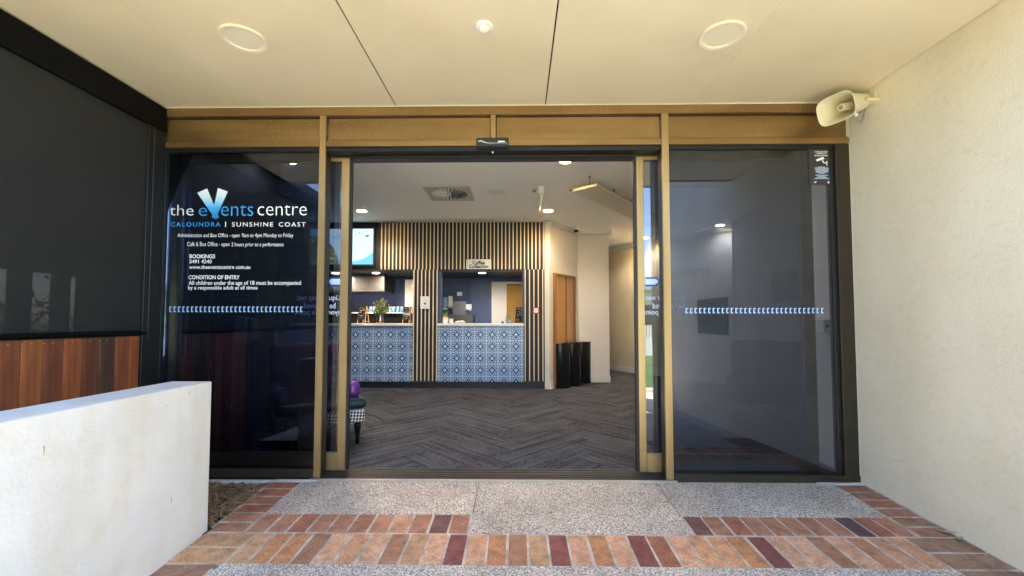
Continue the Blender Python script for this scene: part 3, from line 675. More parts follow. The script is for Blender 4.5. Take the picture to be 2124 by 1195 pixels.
# ------------------------------------------------------------------ left clad wall with blind
YB0 = aX(289, 750, XL).y; zb_top = aX(287, 697, XL).z
cw = thing('timber_clad_wall', 'red brown vertical timber boards below the dark blind', 'wall', (XL - .03, -2, 0))
bcols = [tuple(q * k for q, k in zip(c, (1.75, 1.25, .85))) for c in [(.22, .085, .038), (.16, .065, .034), (.055, .040, .032), (.105, .045, .030), (.20, .085, .040), (.12, .05, .032), (.23, .10, .045), (.17, .072, .036), (.19, .08, .038), (.24, .10, .045)]]
pitch_b = .111
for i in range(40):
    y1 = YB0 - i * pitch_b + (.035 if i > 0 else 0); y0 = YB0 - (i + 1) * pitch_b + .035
    c = bcols[i % 10] if i < 8 else (.05, .042, .038); o = box('board', (XL - .03, XL - random.uniform(0, .004), y0 + .0018, y1 - .0018, -.3, zb_top), 'board_wood', cw, .002); k = random.uniform(.9, 1.1)  # boards out of view coloured darker to dim their reflection in the pane
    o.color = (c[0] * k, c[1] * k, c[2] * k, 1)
box('backing', (XL - .06, XL - .031, -4.5, YB0, -.3, zb_top), 'black_panel', cw, 0)
bm = bmesh.new()
for i in range(12):
    for s in (.03, .075): bbox(bm, XL + .0002, XL + .0014, YB0 - i * pitch_b - s - .006, YB0 - i * pitch_b - s + .004, zb_top - .022, zb_top - .019)
link('nail_head', newmesh(bm), 'alu', cw)
box('corner_post', (XL - .06, XL + .012, YB0 + .002, -.002, -.05, ZS - .18), 'black_alu', cw, .003)
bl = thing('outdoor_roller_blind', 'large charcoal mesh roller blind lowered over the timber boards', 'blind', (XL, -2, 1))
zp = Z(277, 331); 
box('pelmet_box', (XL - .12, XL + .022, -4.4, -.002, zp, ZS - .012), 'blind_pelmet', bl, .006, 2)
box('side_channel', (XL - .02, XL + .016, YB0 + .045, YB0 + .075, zb_top - .02, zp - .001), 'black_alu', bl, .003)
poly('fabric', [(XL - .005, -4.3, zb_top + .03), (XL - .005, YB0 + .044, zb_top + .03), (XL - .005, YB0 + .044, zp - .001), (XL - .005, -4.3, zp - .001)], 'blind_fabric', bl)
lathe('bottom_rail', [(.0, 0), (.02, 0), (.02, 4.25), (0, 4.25)], (XL - .004, YB0 + .045, zb_top + .022), 'blind_pelmet', bl, 16, 'Y')
TX = XL - 1.25
tb = thing('terrace_wall', 'dark far wall of the terrace behind the blind', 'wall', (TX, -2, 0))
for i, (y0, y1, z0, z1) in enumerate(((-7, .98, -.6, .98), (-7, .98, 1.62, ZS), (-.62, -.50, .98, 1.62), (.10, .20, .98, 1.62), (.42, .50, .98, 1.62), (.90, .98, .98, 1.62), (-7, -1.4, .98, 1.62))):
    box('wall_panel', (TX - .1, TX, y0, y1, z0 + .001 * i, z1 - .001 * i), 'black_panel', tb, 0)
box('end_wall', (TX, XL - .065, .96, .985, -.3, ZS - .002), 'black_panel', tb, 0)
tag(box('terrace_roof', (TX - .2, XL - .13, -7, .99, ZS, ZS + .2), 'black_panel', None, 0), 'dark terrace roof behind the blind', 'roof')
struct(box('terrace_floor', (TX, XL - .07, -7, .95, -.42, -.31), 'asphalt', None, 0))
tag(box('side_wall', (XL - .14, XL - .002, -7.2, -4.51, -.6, ZS), 'black_panel', None, 0), 'dark side wall continuing past the timber boards', 'wall')

# ------------------------------------------------------------------ horn loudspeaker on the right wall
def horn():
    mount = aX(1803, 211, XR); mth = aY(1733, 226, -.30); bk = aY(1786, 213, -.17)
    t = thing('horn_loudspeaker', 'cream rectangular horn loudspeaker high on the rendered wall', 'loudspeaker', mount)
    ax = (mth - bk).normalized(); side = ax.cross(Vector((0, 0, 1))).normalized(); upv = side.cross(ax).normalized()
    def ring(c, hw, hh, k, n=40):
        out = []
        for i in range(n):
            a_ = 2 * math.pi * i / n; ca, sa = math.cos(a_), math.sin(a_); e = 2 / k
            out.append(c + side * hw * math.copysign(abs(ca) ** e, ca) + upv * hh * math.copysign(abs(sa) ** e, sa))
        return out
    Lh = (mth - bk).length
    prof = [(0, .060, .052, 2.2), (.05, .070, .058, 2.3), (.35, .082, .066, 2.6), (.70, .096, .078, 3.0), (.92, .110, .088, 3.4), (.985, .119, .095, 3.6), (1.0, .121, .097, 3.6), (1.005, .118, .094, 3.6), (.95, .104, .082, 3.4), (.7, .085, .066, 3.0), (.35, .062, .050, 2.4), (.22, .045, .040, 2)]
    bm = bmesh.new(); rs = [[bm.verts.new(p) for p in ring(bk + ax * Lh * f, hw, hh, k)] for f, hw, hh, k in prof]
    for a_, b2 in zip(rs, rs[1:]):
        for i in range(40): bm.faces.new((a_[i], a_[(i + 1) % 40], b2[(i + 1) % 40], b2[i]))
    bm.faces.new(rs[0]); bm.faces.new(rs[-1]); bmesh.ops.recalc_face_normals(bm, faces=bm.faces)
    link('horn', newmesh(bm, True), 'plastic_cream', t)
    tube('driver', [bk + ax * Lh * f for f in (-.28, -.25, -.05, .06)], [.030, .042, .046, .046], 'plastic_cream', t, 20)
    tube('reentrant_tube', [bk + ax * Lh * f for f in (.2, .78, .80)], [.030, .026, .022], 'plastic_cream', t, 20)
    tube('throat', [bk + ax * Lh * f for f in (.801, .805)], [.015, .015], 'rust', t, 14)
    for s in (1, -1):
        q = bk + side * s * .085 + ax * Lh * .38
        w_ = Vector((XR - .004, q.y + .02, q.z + .01))
        tube('bracket_arm', [q, q.lerp(w_, .5), w_], [.011, .011, .011], 'plastic_cream', t, 6)
        tube('bolt', [q - side * s * .004, q + side * s * .010], .009, 'alu', t, 8)
    box('bracket_plate', (XR - .007, XR - .0005, mount.y - .06, mount.y + .10, mount.z - .05, mount.z + .05), 'plastic_cream', t, .002)
    b0 = bk + ax * Lh * .3 - upv * .072
    tube('cable_gland', [b0 + upv * .012, b0 - upv * .016], .012, 'plastic_white', t, 10)
    pts = [b0 - upv * .014 + Vector((.07 * f + 0, .02 * f, -.055 * math.sin(math.pi * f) + .03 * f)) for f in [i / 10 for i in range(11)]]
    tube('cable', pts, .0032, 'planter_grey', t, 6)
    tube('cable', [pts[-1], pts[-1] + Vector((.03, .01, .05)), Vector((XR - .002, bk.y + .02, bk.z + .07))], .0032, 'planter_grey', t, 6)
horn()

# ------------------------------------------------------------------ foyer shell
struct(box('foyer_floor', (-5.2, 5.2, .20, 12, -.06, -.004), 'carpet_base', None, 0))
XI = 3.86                                   # widened right foyer wall
YK = aZ(1000, 806, 0).y                     # kiosk front
fl = thing('carpet', '', '', (0, 3, -.003)); del fl['label']; del fl['category']; struct(fl)
def clip(poly_, x0, x1, y0, y1):
    def cut(p, f, inter):
        out = []
        for i in range(len(p)):
            a_, b2 = p[i - 1], p[i]; ia, ib = f(a_), f(b2)
            if ia != ib: out.append(inter(a_, b2))
            if ib: out.append(b2)
        return out
    for ax_, val, sgn in ((0, x0, 1), (0, x1, -1), (1, y0, 1), (1, y1, -1)):
        if not poly_: break
        poly_ = cut(poly_, lambda q: (q[ax_] - val) * sgn >= 0, lambda a_, b2: tuple(a_[k] + (b2[k] - a_[k]) * (val - a_[ax_]) / (b2[ax_] - a_[ax_]) for k in (0, 1)))
    return poly_
PW, ang = .27, R(45)
ca, sa = math.cos(ang), math.sin(ang)
np_ = 0
for gx in range(-40, 60):
    for gy in range(-60, 60):
        tmod = (gx - gy) % 8
        if tmod == 0: x0_, y0_, lx, ly_ = gx, gy, 4, 1
        elif tmod == 7: x0_, y0_, lx, ly_ = gx, gy, 1, 4
        else: continue
        e_ = .004
        pts = [(x0_ * PW + e_, y0_ * PW + e_), ((x0_ + lx) * PW - e_, y0_ * PW + e_), ((x0_ + lx) * PW - e_, (y0_ + ly_) * PW - e_), (x0_ * PW + e_, (y0_ + ly_) * PW - e_)]
        pts = [(ca * x - sa * y - .06, sa * x + ca * y + 3) for x, y in pts]
        cx_, cy_ = sum(p[0] for p in pts) / 4, sum(p[1] for p in pts) / 4
        pts = clip(pts, -3.4, 3.8, .215, YK + .9)
        if len(pts) < 3: continue
        if cx_ > 2.6 and cy_ < .45: continue
        th_ = ang if lx == 4 else ang + R(90); rm = Matrix.Rotation(-th_, 3, 'Z')
        me = bpy.data.meshes.new('plank'); n_ = len(pts)
        loc = [rm @ Vector((x - cx_, y - cy_, 0)) for x, y in pts]
        me.from_pydata([(*v.xy, .003) for v in loc] + [(*v.xy, -.004) for v in loc], [], [tuple(range(n_))] + [(i, i + n_, (i + 1) % n_ + n_, (i + 1) % n_) for i in range(n_)])
        me.materials.append(MT['carpet']); o = bpy.data.objects.new('carpet_plank', me); C.objects.link(o); o.parent = fl
        o.location = Vector((cx_, cy_, random.uniform(-.0006, .0006))) - WL[fl.name]; o.rotation_euler = (0, 0, th_); np_ += 1
print('planks', np_)
struct(box('foyer_ceiling', (-5.2, 5.2, .115, 12, ZC, ZC + .1), 'ceiling_paint', None, 0))
tag(box('bulkhead', (-5.2, 5.2, .115, .36, ztl + .004, ZC - .001), 'ceiling_paint', None, 0), 'pale bulkhead over the door track inside the foyer', 'bulkhead')
def wall(name, pts2, z0, z1, material, label, skirt=None, cornice=None, thick=.1, side=1):
    """upright wall slab along two plan points; skirting and cornice as parts on its room side"""
    (x0, y0), (x1, y1) = pts2; d = Vector((x1 - x0, y1 - y0, 0)); n = Vector((d.y, -d.x, 0)).normalized() * side; a_, b2 = Vector((x0, y0, 0)), Vector((x1, y1, 0))
    t = thing(name, label, 'wall', ((x0 + x1) / 2, (y0 + y1) / 2, z0))
    def pr(nm, off, dep, za, zb, mt): poly(nm, [a_ + n * off + Vector((0, 0, za)), b2 + n * off + Vector((0, 0, za)), b2 + n * off + Vector((0, 0, zb)), a_ + n * off + Vector((0, 0, zb))], mt, t, n * dep)
    pr('wall_face', 0, -thick, z0, z1, material)
    if skirt: pr('skirting', .001, .014, z0 + .004, z0 + skirt, 'paint_white')
    if cornice: pr('cornice', .001, .05, z1 - cornice, z1 - .002, 'paint_white')
    return t
yd = lambda px, py, z: aZ(px, py, z)
# right side of the foyer
wall('foyer_wall', ((XR + .02, .115), (XR + .02, .50)), 0, ZC, 'paint_wall', 'short pale wall behind the tinted pane, carrying the red call point', .14, side=-1)
wall('foyer_wall', ((XR + .025, .50), (XI, .50)), 0, ZC, 'paint_wall', 'pale return wall turning right inside the entrance', side=-1)
wall('foyer_wall', ((XI, .5), (XI, 4.35)), 0, ZC, 'paint_wall', 'pale foyer side wall carrying a framed board', .14, side=-1)
A = aZ(1139, 457, ZC); B = aZ(1197, 478, ZC); YP = B.y
wall('angled_wall', ((A.x, A.y), (B.x, B.y)), 0, ZC, 'paint_wall', 'pale angled wall with the timber double door', .12, .09)
XP0, XP1 = B.x, aY(1263, 600, YP).x
pier = thing('white_pier', 'white square pier behind the black bins', 'pier', ((XP0 + XP1) / 2, YP, 0))
box('shaft', (XP0 + .002, XP1, YP, YP + .75, 0, ZC), 'paint_white', pier, .004)
box('skirting', (XP0 + .002, XP1 + .014, YP - .014, YP - .0005, .004, .13), 'paint_white', pier, .003)
box('cornice', (XP0 + .002, XP1 + .05, YP - .05, YP - .0005, ZC - .09, ZC - .002), 'paint_white', pier, .012)
Q0, Q1 = aZ(1263, 768, 0), aZ(1320, 775, 0); qd = (Q1 - Q0) / (Q1.x - Q0.x)
wall('corridor_wall', ((Q0.x - .3, Q0.y - qd.y * .3), (4.9, Q0.y + qd.y * (4.9 - Q0.x))), 0, ZC, 'paint_warm', 'warm cream corridor wall beyond the white pier', .12, .09)
wall('foyer_wall', ((XI, 4.35), (5.1, 4.35)), 0, ZC, 'paint_wall', 'pale return wall beyond the framed board', side=-1)
wall('foyer_wall', ((XL - .03, .115), (XL - .03, 1.6)), 0, ZC, 'black_panel', 'dark short wall behind the lettered pane')
wall('foyer_wall', ((-5.15, 1.65), (XL - .031, 1.65)), 0, ZC, 'black_panel', 'dark return wall behind the terrace end', thick=.04, side=-1)
wall('foyer_wall', ((-5.15, 1.65), (-5.15, 8.99)), 0, ZC, 'black_panel', 'dark far side wall of the foyer beyond the slatted kiosk')
wall('foyer_wall', ((5.12, 4.3), (5.12, 9)), 0, ZC, 'paint_warm', 'warm unseen end wall closing the corridor, added to block grass light', side=-1)  # added out of view to stop green lawn light entering the corridor
wall('foyer_wall', ((-5.2, 9.0), (5.2, 9.0)), 0, ZC, 'paint_wall', 'plain unseen rear wall behind the kiosk kitchen and corridor, added to block grass light')  # added behind everything so no lawn light leaks in from the back
def wtext(name, body, a_, b2, h, material, par, bold=0.):
    return text(name, body, lambda u, v: Vector((a_.x + (b2.x - a_.x) * u, a_.y + (b2.y - a_.y) * u, a_.z + h * v)), material, par, bold)
yq = lambda x: Q0.y + qd.y * (x - Q0.x) - .004
sg = thing('wall_lettering', 'dark raised lettering on the corridor wall', 'sign', (3.6, yq(3.6), 2.2))
a_ = aY(1392, 577, yq(3.4)); b2 = aY(1520, 573, yq(4.4)); a_.y = yq(a_.x) - .003; b2.y = yq(b2.x) - .003
wtext('lettering', 'PLAYHOUSE THE', a_, b2, .17, 'black_panel', sg, .01)
# framed board on the widened wall, picture on the corridor wall, red call point
def on_x(px0, px1, pyt, pyb, Xw):
    a1, a2 = aX(px0, 600, Xw), aX(px1, 600, Xw); return a1.y, a2.y, aX(px0, pyb, Xw).z, aX(px0, pyt, Xw).z
y_a, y_b, z_a, z_b = on_x(1604, 1664, 566, 631, XI)
fb = thing('notice_frame', 'dark framed board on the foyer side wall', 'frame', (XI - .02, y_a, z_a))
box('frame', (XI - .035, XI - .001, min(y_a, y_b), max(y_a, y_b), z_a, z_b), 'alu', fb, .004); box('sheet', (XI - .038, XI - .0355, min(y_a, y_b) + .02, max(y_a, y_b) - .02, z_a + .02, z_b - .02), 'navy_wall', fb, 0)
px_a = aY(1309, 612, yq(2.5)); px_b = aY(1328, 658, yq(2.5))
pc = thing('picture', 'brown framed picture on the warm corridor wall', 'picture', (px_a.x, yq(px_a.x), px_b.z))
box('frame', (px_a.x, px_a.x + .34, yq(px_a.x) - .05, yq(px_a.x) - .02, px_b.z, px_a.z), 'door_frame_wood', pc, .004); box('canvas', (px_a.x + .02, px_a.x + .32, yq(px_a.x) - .054, yq(px_a.x) - .0505, px_b.z + .02, px_a.z - .02), 'art_brown', pc, 0)
cpx = XR + .02
y_a = aX(1722, 676, cpx).y; zc_ = aX(1722, 676, cpx).z
cp = thing('fire_call_point', 'red and white fire call point behind the tinted pane', 'call point', (cpx - .02, y_a, zc_))
box('back_box', (cpx - .035, cpx - .001, y_a - .055, y_a + .055, zc_ - .055, zc_ + .055), 'plastic_red', cp, .005); box('face', (cpx - .085, cpx - .0355, y_a - .05, y_a + .05, zc_ - .055, zc_ + .055), 'plastic_white', cp, .006)
box('glass_window', (cpx - .074, cpx - .046, y_a - .053, y_a - .0502, zc_ - .012, zc_ + .012), 'plastic_black', cp, .001)

# timber double door on the angled wall
wd = Vector((B.x - A.x, B.y - A.y, 0)); wl = wd.length; wd.normalize(); wn = Vector((wd.y, -wd.x, 0))
def on_w(px):
    d = ray(px, 640); o0 = CP; # plan intersection with the angled wall
    det = d.x * (-wd.y) - d.y * (-wd.x); rx, ry = A.x - o0.x, A.y - o0.y
    return (d.x * ry - d.y * rx) / (-det) if False else ((d.y * rx - d.x * ry) / (d.x * wd.y - d.y * wd.x))
s0, s1, sm = on_w(1147), on_w(1190), on_w(1172)
zdt = CAMH + (666 - 566) / F * ((A + wd * s0).y + CAMD)
dd = thing('timber_door', 'orange timber double door in the angled wall behind the bins', 'door', A + wd * sm - Vector((0, 0, ZC)))
def wp(nm, sa_, sb_, za, zb, off, dep, mt, par=dd):
    P = lambda s, z: Vector((A.x, A.y, 0)) + wd * s + wn * off + Vector((0, 0, z))
    return poly(nm, [P(sa_, za), P(sb_, za), P(sb_, zb), P(sa_, zb)], mt, par, wn * dep)
wp('leaf', s0 + .04, sm - .008, .01, zdt - .04, .002, .012, 'door_wood'); wp('leaf', sm + .014, s1 - .04, .01, zdt - .04, .002, .012, 'door_wood_pale'); wp('meeting_stile', sm - .007, sm + .013, .01, zdt - .04, .002, .030, 'door_frame_wood')
wp('frame', s0, s0 + .038, .006, zdt, .002, .045, 'door_frame_wood'); wp('frame', s1 - .038, s1, .006, zdt, .002, .045, 'door_frame_wood'); wp('frame', s0 + .039, s1 - .039, zdt - .038, zdt - .001, .002, .045, 'door_frame_wood')

# ---- black bins
def bin_(px0, px1, pyt, pyb, label):
    l0 = aZ((px0 + px1) / 2, pyb, 0); r_ = (aY(px1, 750, l0.y).x - aY(px0, 750, l0.y).x) / 2; c = (l0.x, l0.y + r_ * .8, 0); h = aY((px0 + px1) / 2, pyt, l0.y).z
    t = thing('bin', label, 'bin', c, 'black bins by the angled wall')
    lathe('body', [(0, .002), (r_ * .97, .002), (r_, .012), (r_, h - .03), (r_ * 1.015, h - .028), (r_ * 1.015, h - .002), (r_ * .99, h), (r_ * .86, h), (r_ * .84, h - .05), (0, h - .05)], c, 'bin_black', t, 36, sc=(1, .8))
    lathe('lid', [(0, h - .02), (r_ * .84, h - .02), (r_ * .82, h - .012), (0, h - .008)], c, 'plastic_black', t, 36, sc=(1, .8))
    box('lift_tab', (c[0] - r_ * .85, c[0] - r_ * .6, c[1] - .012, c[1] + .012, h - .015, h + .062), 'plastic_black', t, .004)
bin_(1146, 1185, 713, 807, 'black cylindrical bin nearest the slatted corner'); bin_(1172, 1207, 711, 802, 'middle black cylindrical bin of the three'); bin_(1192, 1228, 709, 796, 'black cylindrical bin against the white pier')

# ------------------------------------------------------------------ ceiling fittings
def lamp(px, py, label, zc=ZC, r_=.085, cool=False, power=17, kind='downlights in the foyer ceiling', loc=None, cone=150):
    p = aZ(px, py, zc) if loc is None else Vector(loc); l = (p.x, p.y, zc)
    t = thing('ceiling_downlight', label, 'downlight', l, kind)
    lathe('trim_ring', [(r_ * .82, .001), (r_, .001), (r_ * 1.04, -.004), (r_, -.008), (r_ * .84, -.007), (r_ * .82, .001)], l, 'steel', t, 24)
    lathe('bulb', [(0, -.0045), (r_ * .82, -.0045)], l, 'lamp_glow_cool' if cool else 'lamp_glow', t, 24)
    li = bpy.data.lights.new('downlight_beam', 'SPOT'); li.energy = power; li.spot_size = R(cone); li.spot_blend = .6; li.shadow_soft_size = r_ * .7; li.color = (1, .90, .78) if cool else (1, .87, .70)
    o = bpy.data.objects.new('beam', li); C.objects.link(o); o.parent = t; o.location = (0, 0, -.02)
lamp(1173, 333, 'glowing ceiling downlight nearest the sliding door head', power=6)
lamp(750, 437, 'glowing ceiling downlight in front of the menu screen', power=19); lamp(1137, 437, 'glowing ceiling downlight at the corner of the slatted kiosk', power=15)
lamp(602, 335, 'glowing ceiling downlight seen through the lettered pane', power=10); lamp(1494, 467, 'glowing ceiling downlight seen through the pane with the camera notice')
lamp(0, 0, 'glowing ceiling downlight in the warm corridor', loc=(2.72, Q0.y - 1.35, ZC), power=15)
lamp(0, 0, 'added unseen fill downlight above the armchair behind the pane with the camera notice', loc=(1.85, 1.0, ZC), power=9, cool=True, cone=95)  # added fill lamp, hidden above the transom, brightens near wall and armchair
lamp(0, 0, 'added unseen fill downlight above the sanitiser stand', loc=(-1.85, .9, ZC), power=9, cool=True, cone=95)  # second added fill lamp, out of view, lights the stand and armchair

g0, g1, g2, g3 = [aZ(*q, ZC) for q in ((876, 387), (975, 387), (983, 415), (897, 415))]
gx0, gx1, gy0, gy1 = (g0.x + g3.x) / 2, (g1.x + g2.x) / 2, g0.y, g2.y
vg = thing('air_diffuser', 'square swirl air diffuser in the foyer ceiling', 'diffuser', ((gx0 + gx1) / 2, (gy0 + gy1) / 2, ZC))
cx_, cy_, hs = (gx0 + gx1) / 2, (gy0 + gy1) / 2, (gx1 - gx0) / 2
bm = bmesh.new(); n_ = 48; rr = hs * .80
sq = []
for k in range(n_):
    a2 = 2 * math.pi * k / n_; c_, s_ = math.cos(a2), math.sin(a2); q = hs / max(abs(c_), abs(s_)); sq.append((c_ * q, s_ * q))
o_ = [bm.verts.new((cx_ + x, cy_ + y, ZC - .012)) for x, y in sq]; i_ = [bm.verts.new((cx_ + rr * math.cos(2 * math.pi * k / n_), cy_ + rr * math.sin(2 * math.pi * k / n_), ZC - .012)) for k in range(n_)]
o2 = [bm.verts.new((cx_ + x * 1.0, cy_ + y * 1.0, ZC - .001)) for x, y in sq]; i2 = [bm.verts.new((v.co.x, v.co.y, ZC - .004)) for v in i_]
for k in range(n_):
    j = (k + 1) % n_
    bm.faces.new((o_[k], i_[k], i_[j], o_[j])); bm.faces.new((o_[k], o_[j], o2[j], o2[k])); bm.faces.new((i_[k], i2[k], i2[j], i_[j]))
bmesh.ops.recalc_face_normals(bm, faces=bm.faces); link('face_plate', newmesh(bm), 'diffuser_grey', vg)
lathe('cavity', [(0, -.002), (rr + .004, -.002)], (cx_, cy_, ZC), 'seal', vg, 32)
for k in range(24):
    a2 = 2 * math.pi * k / 24; c_, s_ = math.cos(a2), math.sin(a2); T_ = Vector((-s_, c_, 0)); Rr = Vector((c_, s_, 0)); o0 = Vector((cx_, cy_, ZC - .010))
    poly('vane', [o0 + Rr * .05, o0 + Rr * rr, o0 + Rr * rr + T_ * .034 + Vector((0, 0, .006)), o0 + Rr * .05 + T_ * .008 + Vector((0, 0, .006))], 'paint_white', vg, (0, 0, .001))
lathe('hub', [(0, -.013), (.03, -.012), (.03, -.006)], (cx_, cy_, ZC), 'paint_white', vg, 16)
p = aZ(1032, 397, ZC); t = thing('ceiling_speaker', 'flat round speaker grille in the foyer ceiling', 'speaker', (p.x, p.y, ZC))
lathe('rim', [(.128, .0), (.140, -.002), (.139, -.009), (.128, -.010)], (p.x, p.y, ZC), 'paint_white', t, 36); lathe('grille', [(0, -.008), (.128, -.007)], (p.x, p.y, ZC), 'ceiling_paint', t, 36)
p = aZ(1122, 387, ZC); t = thing('exit_sign', 'white exit sign hanging edge-on from the foyer ceiling', 'sign', (p.x, p.y, ZC))
box('canopy', (p.x - .038, p.x + .038, p.y - .03, p.y + .34, ZC - .10, ZC - .001), 'plastic_white', t, .012, 2)
poly('panel', [(p.x - .008, p.y, ZC - .10), (p.x + .008, p.y, ZC - .10), (p.x + .012, p.y, ZC - .20), (p.x - .014, p.y, ZC - .285), (p.x - .024, p.y, ZC - .285), (p.x - .004, p.y, ZC - .2)], 'plastic_white', t, (0, .32, 0))
for px_, py_, lb in ((1108, 396, 'small grey plate on the ceiling beside the exit sign'), (1185, 394, 'small grey plate on the ceiling beside the hanging panel')):
    p = aZ(px_, py_, ZC); tag(box('ceiling_plate', (p.x - .022, p.x + .022, p.y - .05, p.y + .05, ZC - .006, ZC - .0005), 'steel', None, .001), lb, 'plate')
p = aZ(1195, 471, ZC); t = thing('dome_camera', 'small white dome camera on the ceiling above the bins', 'camera', (p.x, p.y, ZC))
lathe('base', [(.06, 0), (.062, -.05), (.052, -.062), (.045, -.062)], (p.x, p.y, ZC), 'plastic_white', t, 24); lathe('dome', [(.046, -.058), (.042, -.085), (.026, -.103), (0, -.108)], (p.x, p.y, ZC), 'black_lacquer', t, 24)
# hanging panel
ZH = ZC - .165
pa, pb = aZ(1188, 397, ZH), aZ(1238, 386, ZH)
pw = (pb - pa); dr_ = Vector((-pw.y, pw.x, 0)).normalized()
hp = thing('hanging_panel', 'pale rectangular panel hung on wires below the foyer ceiling', 'panel', pa)
poly('board', [pa, pb, pb + dr_ * 2.6, pa + dr_ * 2.6], 'paint_warm', hp, (0, 0, .035))
for k, q in enumerate((.06, .75, 1.5, 2.4)):
    m_ = pa + pw * .62 + dr_ * q; tube('wire', [m_ + Vector((0, 0, .034)), Vector((m_.x, m_.y, ZC - .001))], .004, 'steel', hp, 6)
    lathe('ceiling_cap', [(.014, 0), (.014, -.018), (.006, -.022)], (m_.x, m_.y, ZC - .001), 'steel', hp, 10)

# ------------------------------------------------------------------ kiosk
kx = lambda px: aY(px, 600, YK).x
kz = lambda py: aY(1000, py, YK).z
KX0, KX1 = kx(490), kx(1137)
ox0, ox1, ox2, ox3 = kx(575), kx(856), kx(908), kx(1086)
zo = kz(560); zct = kz(671); zt0 = kz(676); zk = kz(792)
ki = thing('cafe_kiosk', 'black cafe kiosk clad in upright timber slats', 'kiosk', ((KX0 + KX1) / 2, YK, 0))
YF = YK + .03; YBK = YK + .12
box('lintel_panel', (KX0, KX1, YF, YBK, zo, ZC - .001), 'black_panel', ki, 0)
box('pier_panel', (KX0, ox0, YF, YBK, zk + .001, zo - .001), 'black_panel', ki, 0); box('pier_panel', (ox1, ox2, YF, YBK, zk + .001, zo - .001), 'black_panel', ki, 0); box('pier_panel', (ox3, KX1, YF, YBK, zk + .001, zo - .001), 'black_panel', ki, 0)
box('kick_plate', (KX0, KX1 + .02, YK + .012, YBK, .005, zk), 'kick', ki, .002)
box('side_panel', (KX1 - .10, KX1 - .002, YBK + .001, YBK + .55, .005, ZC - .001), 'black_panel', ki, 0)
slat_me = {}
def slat(x, z0, z1, y=YF, dx=.019, dy=.017):
    k = (round(z1 - z0, 3), dx, dy)
    if k not in slat_me:
        bm = bmesh.new(); bbox(bm, -dx / 2, dx / 2, -dy, -.0005, -(z1 - z0) / 2, (z1 - z0) / 2, .002); me = newmesh(bm); me.materials.append(MT['slat_wood']); slat_me[k] = me
    o = bpy.data.objects.new('slat', slat_me[k]); C.objects.link(o); o.parent = ki; o.location = Vector((x, y, (z0 + z1) / 2)) - WL[ki.name]
s_p = (kx(1136) - kx(790)) / 44
zseam = kz(559)
for i in range(45): slat(kx(790) + i * s_p - .004, zseam + .004, ZC - .003)
for i in range(7): slat(ox1 + .016 + i * (ox2 - ox1 - .032) / 6, zk + .012, zseam)
for i in range(6): slat(ox3 + .028 + i * (KX1 - ox3 - .045) / 5, zk + .012, zseam)
for i in range(9): slat(KX0 + .02 + i * (ox0 - KX0 - .05) / 8, zk + .012, ZC - .003)
for i in range(4):
    bm = bmesh.new(); bbox(bm, KX1 + .0005, KX1 + .024, YF + .01 + i * .075, YF + .034 + i * .075, zk + .012, ZC - .003, .002); link('slat', newmesh(bm), 'slat_wood', ki)
# counters
def counter(x0, x1, first_c, px_pitch, label):
    t = thing('serving_counter', label, 'counter', ((x0 + x1) / 2, YK, 0), 'tiled serving counters')
    box('bench_top', (x0 - .004, x1 + .004, YK - .035, YK + .62, zt0, zct), 'bench_white', t, .004)
    box('core', (x0, x1, YK + .006, YK + .11, zk + .002, zt0 - .001), 'kick', t, 0)
    P_ = px_pitch; cy0 = kz(682); pz = P_
    cache = {}
    j = 0
    for jr in range(5):
        zc2 = cy0 - jr * pz; za, zb = max(zc2 - pz / 2, zk + .003), min(zc2 + pz / 2, zt0 - .001)
        if zb - za < .01: continue
        xc = first_c
        while xc - P_ / 2 > x0: xc -= P_
        while xc - P_ / 2 < x1:
            xa, xb = max(xc - P_ / 2, x0), min(xc + P_ / 2, x1)
            if xb - xa > .008:
                u0, u1 = (xa - xc) / P_ + .5, (xb - xc) / P_ + .5; v0, v1 = (za - zc2) / P_ + .5, (zb - zc2) / P_ + .5
                key = tuple(round(q, 3) for q in (u0, u1, v0, v1))
                if key not in cache:
                    e_ = .0008; w_, h_ = (xb - xa) / 2 - e_, (zb - za) / 2 - e_
                    me = bpy.data.meshes.new('tile'); me.from_pydata([(-w_, -.004, -h_), (w_, -.004, -h_), (w_, -.004, h_), (-w_, -.004, h_), (-w_, .004, -h_), (w_, .004, -h_), (w_, .004, h_), (-w_, .004, h_)], [], [(0, 1, 2, 3), (0, 4, 5, 1), (1, 5, 6, 2), (2, 6, 7, 3), (3, 7, 4, 0)])
                    uvl = me.uv_layers.new(name='UVMap'); cs = {0: (u0, v0), 1: (u1, v0), 2: (u1, v1), 3: (u0, v1), 4: (u0, v0), 5: (u1, v0), 6: (u1, v1), 7: (u0, v1)}
                    for lp in me.loops: uvl.data[lp.index].uv = cs[lp.vertex_index]
                    me.materials.append(MT['tile']); cache[key] = me
                o = bpy.data.objects.new('tile', cache[key]); C.objects.link(o); o.parent = t; o.location = Vector(((xa + xb) / 2, YK + .001, (za + zb) / 2)) - WL[t.name]
            xc += P_
    return t
TP = (kx(848) - kx(727)) / 5
counter(ox0, ox1, kx(848), TP, 'blue tiled serving counter with the vase of flowers'); counter(ox2, ox3, kx(936), TP, 'blue tiled serving counter under the coffee collection sign')

